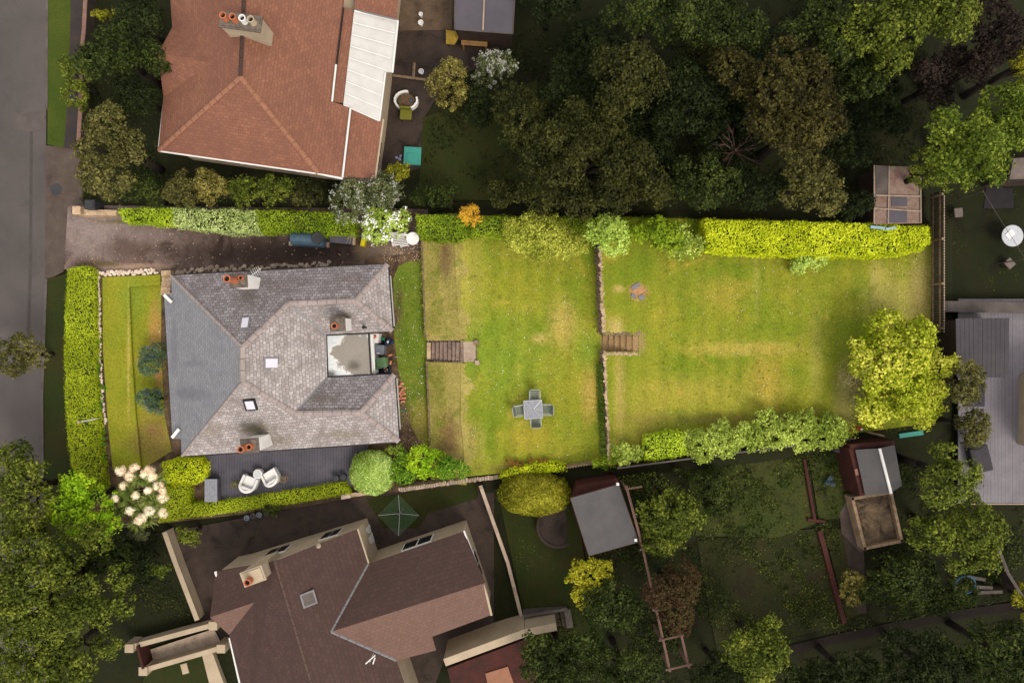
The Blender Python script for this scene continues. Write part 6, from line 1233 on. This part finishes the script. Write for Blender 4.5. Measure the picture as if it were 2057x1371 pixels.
# plume-flowered cabbage palm
def palm():
    q = W(280, 990, 2.0); th = thing('cabbage_palm', (q.x, q.y, 0), 'many-headed cabbage palm with big cream flower plumes at the front corner', 'palm tree')
    rg = np.random.default_rng(3)
    heads = [(243, 945), (270, 940), (300, 945), (305, 957), (248, 975), (262, 955), (272, 995), (297, 985), (318, 975), (327, 985), (328, 1000), (262, 1025), (300, 1025), (328, 1030), (278, 1045), (285, 1040), (232, 1000), (290, 950)]
    rosettes = [(280, 960), (258, 985), (300, 1000), (262, 1012), (285, 1025), (312, 1010), (246, 1000), (310, 965), (275, 1048), (240, 1025), (300, 1040)]
    V = []; tm = MB(); tm.tube((q.x, q.y, -.1), (q.x, q.y, .9), .16, .12, 10)
    for (u, v) in rosettes:
        ce = W(u, v, 2.0); tm.tube((q.x, q.y, .85), ((q.x + ce.x) / 2, (q.y + ce.y) / 2, 1.4), .09, .06, 7); tm.tube(((q.x + ce.x) / 2, (q.y + ce.y) / 2, 1.4), ce, .06, .04, 7)
        for _ in range(75):
            a = rg.uniform(0, 6.28); e = rg.uniform(-.2, 1.3); L = rg.uniform(.4, .68); d = Vector((math.cos(a) * math.cos(e), math.sin(a) * math.cos(e), math.sin(e))); s = Vector((-d.y, d.x, 0)).normalized() * .028
            mid = ce + d * L * .55; tip = ce + d * L - Vector((0, 0, .1 * L + .12 * (1 - e)))
            V += [ce - s * .6, ce + s * .6, mid + s, mid - s, mid - s, mid + s, tip + s * .15, tip - s * .15]
    tm.build('trunk', M['bark'], th, smooth=True); npmesh('strap_leaves', np.array([tuple(v) for v in V]), 4, M['strap'], th, tuple(ORG[th]))
    for (u, v) in heads:
        r = rg.uniform(.24, .36); ce = W(u, v, 2.35 + rg.uniform(-.15, .15)); n = 1500
        d = unit(rg.normal(0, 1, (n, 3))); d[:, 2] *= .8; k = rg.integers(0, 26, n); cd = unit(rg.normal(0, 1, (26, 3)))[k]
        P = np.array(ce) + cd * r * .62 + d * r * .40 * rg.uniform(.3, 1, (n, 1))
        npmesh('flower_plume', leafquads(P, d + cd, .028, rg, .9), 4, M['plume'], th, tuple(ORG[th]))
        tm2 = MB(); tm2.tube((q.x * .3 + ce.x * .7, q.y * .3 + ce.y * .7, 1.7), ce, .02)
palm()
tree('cream_flower_shrub', 283, 1070, 30, 1.6, M['t_sage'], 'dull cream-flowered shrub spilling over the boundary below the palm', 'shrub', rpy=14, leaf=.07, dens=12, csize=.14)

# trees and shrubs round about
T = [
 # north, top right wood
 (1180, 320, 150, 6.2, 't_olive', 125, 'wide olive-brown tree in the middle of the northern wood'),
 (1262, 165, 78, 7.0, 't_olive', 85, 'taller olive tree just above the middle of the northern wood'),
 (1375, 195, 70, 5.5, 't_dark', 90, 'dark green tree between the olive and the brown-tinged trees'),
 (1560, 175, 125, 7.5, 't_brown', 120, 'large brown-tinged conifer-like tree in the northern wood'),
 (1610, 250, 95, 6.5, 't_brown', 70, 'lower brown-tinged tree under the large one'),
 (1440, 50, 120, 6.5, 't_green', 60, 'mid green tree at the top edge above the brown-tinged tree'),
 (1300, 25, 95, 5.5, 't_green', 60, 'green tree at the top edge near the dark bare ground'),
 (1655, 60, 95, 6.5, 't_green', 70, 'green tree at the top edge right of the brown-tinged tree'),
 (1780, 55, 110, 7.0, 't_mid', 85, 'bright-tipped green tree at the top edge near the purple tree'),
 (1885, 40, 80, 7.0, 't_mid', 75, 'narrower bright-tipped tree touching the purple tree'),
 (1700, 160, 60, 5.0, 't_green', 70, 'shaded green tree left of the purple tree'),
 (1985, 90, 75, 6.0, 't_purple', 85, 'dark purple-leaved tree in the top right corner'),
 (1880, 165, 85, 4.5, 't_purple', 60, 'lower spread of purple foliage left of the purple tree'),
 (1945, 300, 125, 7.0, 't_bright', 100, 'big bright green tree above the right-hand lawn'),
 (2030, 230, 70, 6.5, 't_bright', 70, 'bright green tree at the right edge joining the big bright one'),
 (1855, 350, 55, 4.5, 't_mid', 45, 'rounded green tree overhanging the derelict shed'),
 (1620, 368, 75, 4.6, 't_grey', 70, 'grey-olive tree above the golden hedge'),
 (1500, 388, 85, 3.2, 't_dark', 48, 'dark low tree between grey-olive tree and laurel'),
 (1410, 365, 75, 4.2, 't_green', 66, 'shaded green tree behind the laurel bush'),
 (1290, 385, 70, 4.0, 't_olive', 44, 'olive tree behind the fresh-green young tree'),
 (1100, 388, 85, 4.0, 't_olive', 42, 'olive tree above the loose olive shrub'),
 (1050, 240, 60, 5.0, 't_olive', 75, 'small olive tree at the left end of the northern wood'),
 (905, 182, 46, 3.6, 't_pale', 46, 'pale straw-green tree beside the northern yard'),
 (962, 225, 36, 3.0, 't_dark', 50, 'dark shrub right of the pale straw-green tree'),
 (1010, 394, 40, 2.4, 't_olive', 32, 'small olive bush behind the orange-yellow shrub'),
 (880, 396, 52, 2.2, 't_green', 30, 'green bush behind the deep green hedge block'),
 (800, 352, 36, 2.4, 't_gold', 22, 'yellow-green shrub at the corner of the tiled house'),
 (1700, 410, 50, 2.6, 't_dark', 30, 'dark green shrub left of the derelict shed'),
 (1690, 290, 60, 2.6, 't_dark', 60, 'very dark shrub in the gap of the wood'),
 (1760, 240, 60, 2.6, 't_dark', 50, 'shadowy shrub under the purple foliage'),
 (1400, 120, 50, 4.5, 't_olive', 50, 'slender olive tree between two larger ones'),
 (1150, 170, 55, 4.2, 't_dark', 50, 'dark tree at the edge of the bare shaded ground'),
 (2050, 130, 40, 5.0, 't_gold', 60, 'golden shrub at the right edge beside the purple tree'),
 (1100, 20, 70, 3.0, 't_dark', 50, 'dark shrub beside the grey shed roofs'),
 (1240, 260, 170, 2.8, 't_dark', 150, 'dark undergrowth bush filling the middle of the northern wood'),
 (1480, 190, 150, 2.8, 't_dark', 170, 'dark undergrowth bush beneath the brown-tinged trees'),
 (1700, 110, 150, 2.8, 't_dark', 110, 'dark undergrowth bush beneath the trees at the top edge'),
 (1180, 110, 60, 1.2, 't_dark', 60, 'low dark bramble at the left of the shaded ground'),
 # north west
 (248, 118, 95, 4.6, 't_green', 62, 'dark green tree in front of the tiled house'),
 (300, 60, 50, 4.0, 't_dark', 60, 'very dark tree by the bay of the tiled house'),
 (225, 42, 27, 2.6, 't_gold', 15, 'small yellow-green bush near the top of the front garden'),
 (290, 200, 50, 4.0, 't_dark', 50, 'dark tree between the green and the pale olive trees'),
 (240, 300, 78, 5.0, 't_grey', 105, 'large pale olive tree beside the drive mouth'),
 (165, 170, 30, 2.0, 't_mid', 70, 'narrow green hedge bush along the pavement'),
 (300, 392, 50, 2.6, 't_green', 30, 'green shrub above the mouth of the drive'),
 (375, 385, 45, 2.6, 't_grey', 36, 'grey-green shrub under the gutter of the tiled house'),
 (438, 383, 40, 2.8, 't_pale', 36, 'straw-green shrub between two greener ones under the gutter'),
 (500, 392, 42, 2.6, 't_mid', 32, 'green shrub under the middle of the long gutter'),
 (560, 388, 42, 2.8, 't_mid', 38, 'rounded mid green shrub under the right half of the gutter'),
 (620, 392, 40, 2.6, 't_olive', 36, 'olive shrub left of the grey-white blossom'),
 # south west
 (92, 1180, 178, 6.5, 't_mid', 158, 'huge mid green tree filling the lower left corner'),
 (50, 985, 92, 5.0, 't_mid', 84, 'mid green tree at the left edge above the huge one'),
 (235, 1108, 50, 2.6, 't_green', 38, 'green bush between the huge tree and the palm'),
 (100, 1330, 145, 5.5, 't_mid', 70, 'green tree at the bottom left edge under the huge one'),
 (290, 1130, 42, 2.0, 't_dark', 60, 'dark shrub by the cream wall of the neighbour drive'),
 (385, 1070, 27, 1.6, 't_mid', 22, 'round green bush at the head of the neighbour drive'),
 (550, 1022, 26, 1.2, 't_green', 10, 'small green bush beside the white tubs'),
 (60, 712, 46, 2.8, 't_grey', 44, 'small street tree leaning over the road'),
 # south east
 (1352, 1015, 72, 3.6, 't_mid', 58, 'rounded green tree beside the pergola rail'),
 (1330, 1078, 46, 2.2, 't_mid', 36, 'lower green bush under the rounded green tree'),
 (1430, 985, 50, 1.1, 't_green', 54, 'wide green bush below the board fence'),
 (1345, 1180, 50, 3.2, 't_red', 72, 'reddish-bronze tree growing through the pergola'),
 (1225, 1205, 65, 3.0, 't_green', 60, 'dark green bush right of the long yellow shrub'),
 (1120, 1310, 85, 3.4, 't_green', 62, 'dark green bush beside the rusty red outbuilding'),
 (1245, 1330, 85, 3.6, 't_green', 60, 'deep green bush left of the pergola foot'),
 (1518, 1290, 68, 3.6, 't_mid', 68, 'leafy green tree near the bottom of the orchard grass'),
 (1440, 1340, 60, 3.0, 't_dark', 50, 'dark bush right of the pergola foot'),
 (1890, 945, 62, 4.6, 't_fir', 66, 'feathery yellow-green fir beside the pale deck'),
 (1920, 1075, 92, 4.6, 't_fir', 72, 'wide feathery olive-green fir below the first one'),
 (1915, 765, 42, 4.0, 't_grey', 62, 'feathery olive shrub between golden tree and pale deck'),
 (1930, 850, 32, 3.4, 't_grey', 48, 'narrow olive shrub at the edge of the pale deck'),
 (1815, 1160, 75, 2.6, 't_green', 68, 'dark green shrub patch above the dark path'),
 (1890, 1185, 60, 2.2, 't_green', 40, 'green shrub beside the blue hoop'),
 (1690, 1345, 110, 3.6, 't_dark', 50, 'dark tree at the bottom edge below the path'),
 (1850, 1330, 110, 4.2, 't_dark', 75, 'dark green tree at the bottom right'),
 (2000, 1310, 90, 4.5, 't_green', 80, 'green tree in the bottom right corner'),
 (2045, 1195, 32, 2.4, 't_gold', 45, 'yellowish bush at the right edge above the corner tree'),
 (1590, 1350, 70, 3.0, 't_green', 40, 'low green bush at the bottom edge'),
 (1715, 1180, 22, 1.2, 't_pale', 60, 'straw-coloured weeds along the weedy bed'),
]
for (u, v, r, zt_, mt, ry, lb) in T:
    big = r > 60
    tree('shrub' if zt_ < 3 else 'leafy_tree', u, v, r, zt_, M[mt], lb, 'shrub' if zt_ < 3 else 'tree', None, rpy=ry, leaf=.13 if big else .105, per=26, csize=.27 if big else .19, cover=2.3)
tree('white_blossom_shrub', 985, 140, 42, 2.4, M['t_sage'], 'dark shrub covered in white blossom beside the northern yard', 'shrub', rpy=28, leaf=.1, dens=9, csize=.18, extra=(M['petal_grey'], .6, .1))
tree('white_blossom_shrub', 738, 400, 84, 2.6, M['t_sage'], 'grey-green shrub with dull white blossom behind the drive hedge', 'shrub', rpy=34, leaf=.1, dens=9, csize=.2, extra=(M['petal_grey'], .3, .08))
ball_bush('golden_round_bush', 1074, 991, 74, 43, 2.0, .2, M['t_gold'], 'large smooth rounded golden-green bush below the boundary', leaf=.1)
tree('yellow_shrub', 1182, 1158, 38, 2.4, M['t_sun'], 'bright yellow shrub hugging the corner of the grey-roofed outbuilding', 'shrub', rpy=58, leaf=.12, csize=.16, cover=3.2)
# bare-branched tree
q = W(1480, 300, 3.5); g = float(gz(q.x, q.y)); th = thing('bare_tree', (q.x, q.y, g), 'bare brown-branched tree in a dark gap of the wood', 'tree'); m = MB(); m.tube((q.x, q.y, g), (q.x, q.y, 3.4), .12, .08, 8)
for k in range(11):
    a = k * .6 + rnd.uniform(-.2, .2); L = rnd.uniform(.7, 1.5); mid = Vector((q.x + math.cos(a) * L * .5, q.y + math.sin(a) * L * .5, 3.8)); tip = Vector((q.x + math.cos(a + .15) * L, q.y + math.sin(a + .15) * L, 4.1 + rnd.uniform(-.3, .3))); m.tube((q.x, q.y, 3.2), mid, .045, .03, 6); m.tube(mid, tip, .03, .01, 5)
    for s in (-.5, .5): m.tube(mid, mid + Vector((math.cos(a + s) * L * .4, math.sin(a + s) * L * .4, .2)), .018, .006, 4)
m.build('branches', surf('pinkish_bark', c(92, 70, 62), c(76, 58, 50), 4), th)
for k, (u, v) in enumerate(((495, 1040), (508, 1036), (520, 1034), (535, 1030))):
    q = W(u, v, .4); th = thing('white_tub', (q.x, q.y, 0), ['whitish tub furthest left in the row under the deck hedge', 'second whitish tub from the left under the deck hedge', 'third whitish tub from the left under the deck hedge', 'whitish tub furthest right in the row under the deck hedge'][k], 'tub', 'row of whitish tubs'); MB().lathe(q.x, q.y, [(.1, 0), (.14, .35), (.15, .38), (.11, .38), (.1, .3)], 12).build('tub_body', M['kerb'] if k % 2 else M['bingrey'], th)

# ---------------------------------------------------------------- rough ground cover outside the plot
def cover(name, polys, dens, leaf, mat, label, avoid=(), seed=1, h=.18):
    rg = np.random.default_rng(seed); out = []; Nn = []
    for poly in polys:
        P = [(W(u, v).x, W(u, v).y) for u, v in poly]; xs = [p[0] for p in P]; ys = [p[1] for p in P]; n = int((max(xs) - min(xs)) * (max(ys) - min(ys)) * dens)
        x = rg.uniform(min(xs), max(xs), n); y = rg.uniform(min(ys), max(ys), n)
        f = np.sin(x * 1.3 + 2 * np.sin(y * .9)) + np.sin(y * 1.7 + 1.5 * np.sin(x * 1.1)) + .8 * np.sin(x * 4.1 + y * 3.3) + .6 * np.sin(y * 7 - x * 5)
        k = inpoly(x, y, P) & (f + rg.normal(0, .7, n) > .1)
        for a in avoid: k &= ~inpoly(x, y, [(W(u, v).x, W(u, v).y) for u, v in a])
        x, y, f = x[k], y[k], f[k]; z = sstep(-2, 7, x) * 1.6 + rg.uniform(0, 1, len(x)) * h * np.clip(.4 + f * .35, .2, 1.3); out.append(np.stack([x, y, z], 1)); Nn.append(np.tile([0, 0, 1.0], (len(x), 1)))
    P = np.concatenate(out); tag(npmesh(name, leafquads(P, np.concatenate(Nn), leaf, rg, .5, .6), 4, mat), label, 'ground cover', kind='stuff')
AV = ([(1575, 1290), (2057, 1200), (2057, 1240), (1590, 1330)], [(1680, 1000), (1745, 1000), (1745, 1235), (1700, 1235)], [(1000, 960), (1150, 960), (1160, 1120), (1040, 1120)])
cover('rough_grass', [[(1185, 965), (1720, 885), (2057, 1010), (2057, 1400), (1060, 1400), (1060, 1290), (1190, 1150)]], 210, .12, M['t_green'], 'rough weedy grass in the gardens at the lower right', AV, 1)
cover('rough_grass', [[(1480, 1080), (1640, 1060), (1695, 1255), (1500, 1300)], [(1190, 960), (1612, 905), (1640, 1050), (1300, 1080)], [(1640, 920), (1705, 905), (1720, 1000), (1690, 1040)]], 150, .09, M['t_mid'], 'lighter meadow grass between the timber edgings at the lower right', AV, 2, .1)
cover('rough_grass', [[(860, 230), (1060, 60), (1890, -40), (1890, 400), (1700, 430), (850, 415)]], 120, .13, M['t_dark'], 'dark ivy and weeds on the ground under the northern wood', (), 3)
cover('rough_grass', [[(255, 1080), (325, 1070), (392, 1240), (265, 1290), (240, 1200)], [(170, 20), (330, 20), (310, 405), (165, 405)], [(300, 345), (760, 370), (760, 412), (300, 405)]], 200, .1, M['t_green'], 'weedy ground in the front gardens of both neighbours', (), 4)
cover('rough_grass', [[(1900, 380), (2070, 380), (2070, 600), (1900, 600)], [(1000, 970), (1050, 1080), (1180, 1140), (1200, 1240), (1060, 1240)]], 150, .06, M['t_mid'], 'short grass of the lawns beyond the paling fence and the golden round bush', ([(1080, 1020), (1170, 1020), (1170, 1110), (1080, 1110)],), 5, .05)

sheet('road_patch', [(26, 226), (90, 224), (88, 262), (60, 264), (28, 260)], .002, surf('patched_asphalt', c(92, 84, 79), c(80, 72, 68), 1.3, 30, .3, .9), .004)
sheet('road_trench', [(60, 264), (66, 264), (64, 560), (58, 720), (52, 720), (58, 540)], .002, surf('trench_asphalt', c(66, 60, 57), c(74, 68, 64), 1.3, 30, .3, .9), .004)
q = W(112, 380, .05); o = MB().lathe(q.x, q.y, [(.3, 0), (.3, .02), (.26, .025), (.05, .025)], 24).build('manhole_cover', M['tankdark']); tag(o, 'round dark iron cover set in the crossover beside the road', 'manhole cover')
def specks(n, polys, z, label, mat, lo, hi):
    V = []
    for _ in range(n):
        x0, x1, y0, y1 = rnd.choice(polys); x, y = rnd.uniform(x0, x1), rnd.uniform(y0, y1); r = rnd.uniform(lo, hi); h = z + .045 + rnd.uniform(0, .015)
        a = rnd.uniform(0, 1.5)
        V += [(x + r * math.cos(a + k * 1.571), y + r * math.sin(a + k * 1.571), h) for k in range(4)]
    o = npmesh('lawn_flowers', np.array(V), 4, mat, None, (V[0][0], V[0][1], z)); tag(o, label, 'flowers', kind='stuff')
specks(200, [(-2.3, 4.3, -6.0, 5.2)], 1.1, 'tiny pale daisies and fallen petals scattered over the middle lawn', M['petal_white'], .008, .02)
specks(320, [(7.2, 20.5, -4.4, 4.6)], 1.9, 'tiny pale daisies and fallen petals scattered over the upper lawn', M['petal_white'], .008, .018)
lm('clover', (82, 108, 24), (110, 130, 36), (140, 150, 56), k=1.3)
def weeds(n, polys, z, label, mat):
    P = []; rg = np.random.default_rng(11)
    for _ in range(n):
        x0, x1, y0, y1 = rnd.choice(polys); x, y = rnd.uniform(x0, x1), rnd.uniform(y0, y1); k = rnd.randint(8, 26); r = rnd.uniform(.03, .12)
        P.append(np.stack([x + rg.normal(0, r, k), y + rg.normal(0, r, k), z + rg.uniform(.01, .05, k)], 1))
    P = np.concatenate(P); tag(npmesh('lawn_weeds', leafquads(P, np.tile([0, 0, 1.0], (len(P), 1)), .035, rg, .5, .7), 4, mat, None, (P[0][0], P[0][1], z)), label, 'weeds', kind='stuff')
weeds(260, [(-6.1, -4.7, -4.2, 3.6)], 0, 'darker weed tufts in the narrow side lawn', M['leaf_shrub_dark'])
weeds(300, [(-20.9, -19.8, -5.5, 3.0), (-19.2, -18.2, -4.5, -.5)], .1, 'coarse tufts in the front lawn', M['blade'])
specks(90, [(-6.1, -4.7, -4.2, 3.6)], 0, 'tiny pale petals scattered over the side lawn', M['petal_white'], .01, .022)
weeds(600, [(-2.3, 4.3, -6.0, 5.2)], 1.1, 'darker clover and weed tufts in the middle lawn', M['clover'])
weeds(900, [(7.2, 20.5, -4.6, 4.8)], 1.9, 'darker clover and weed tufts in the upper lawn', M['clover'])
weeds(700, [(-4.3, -2.7, -5.2, -1.3), (-4.3, -2.7, .3, 5)], .72, 'pale dead grass tufts on the dry bank', M['blade'])
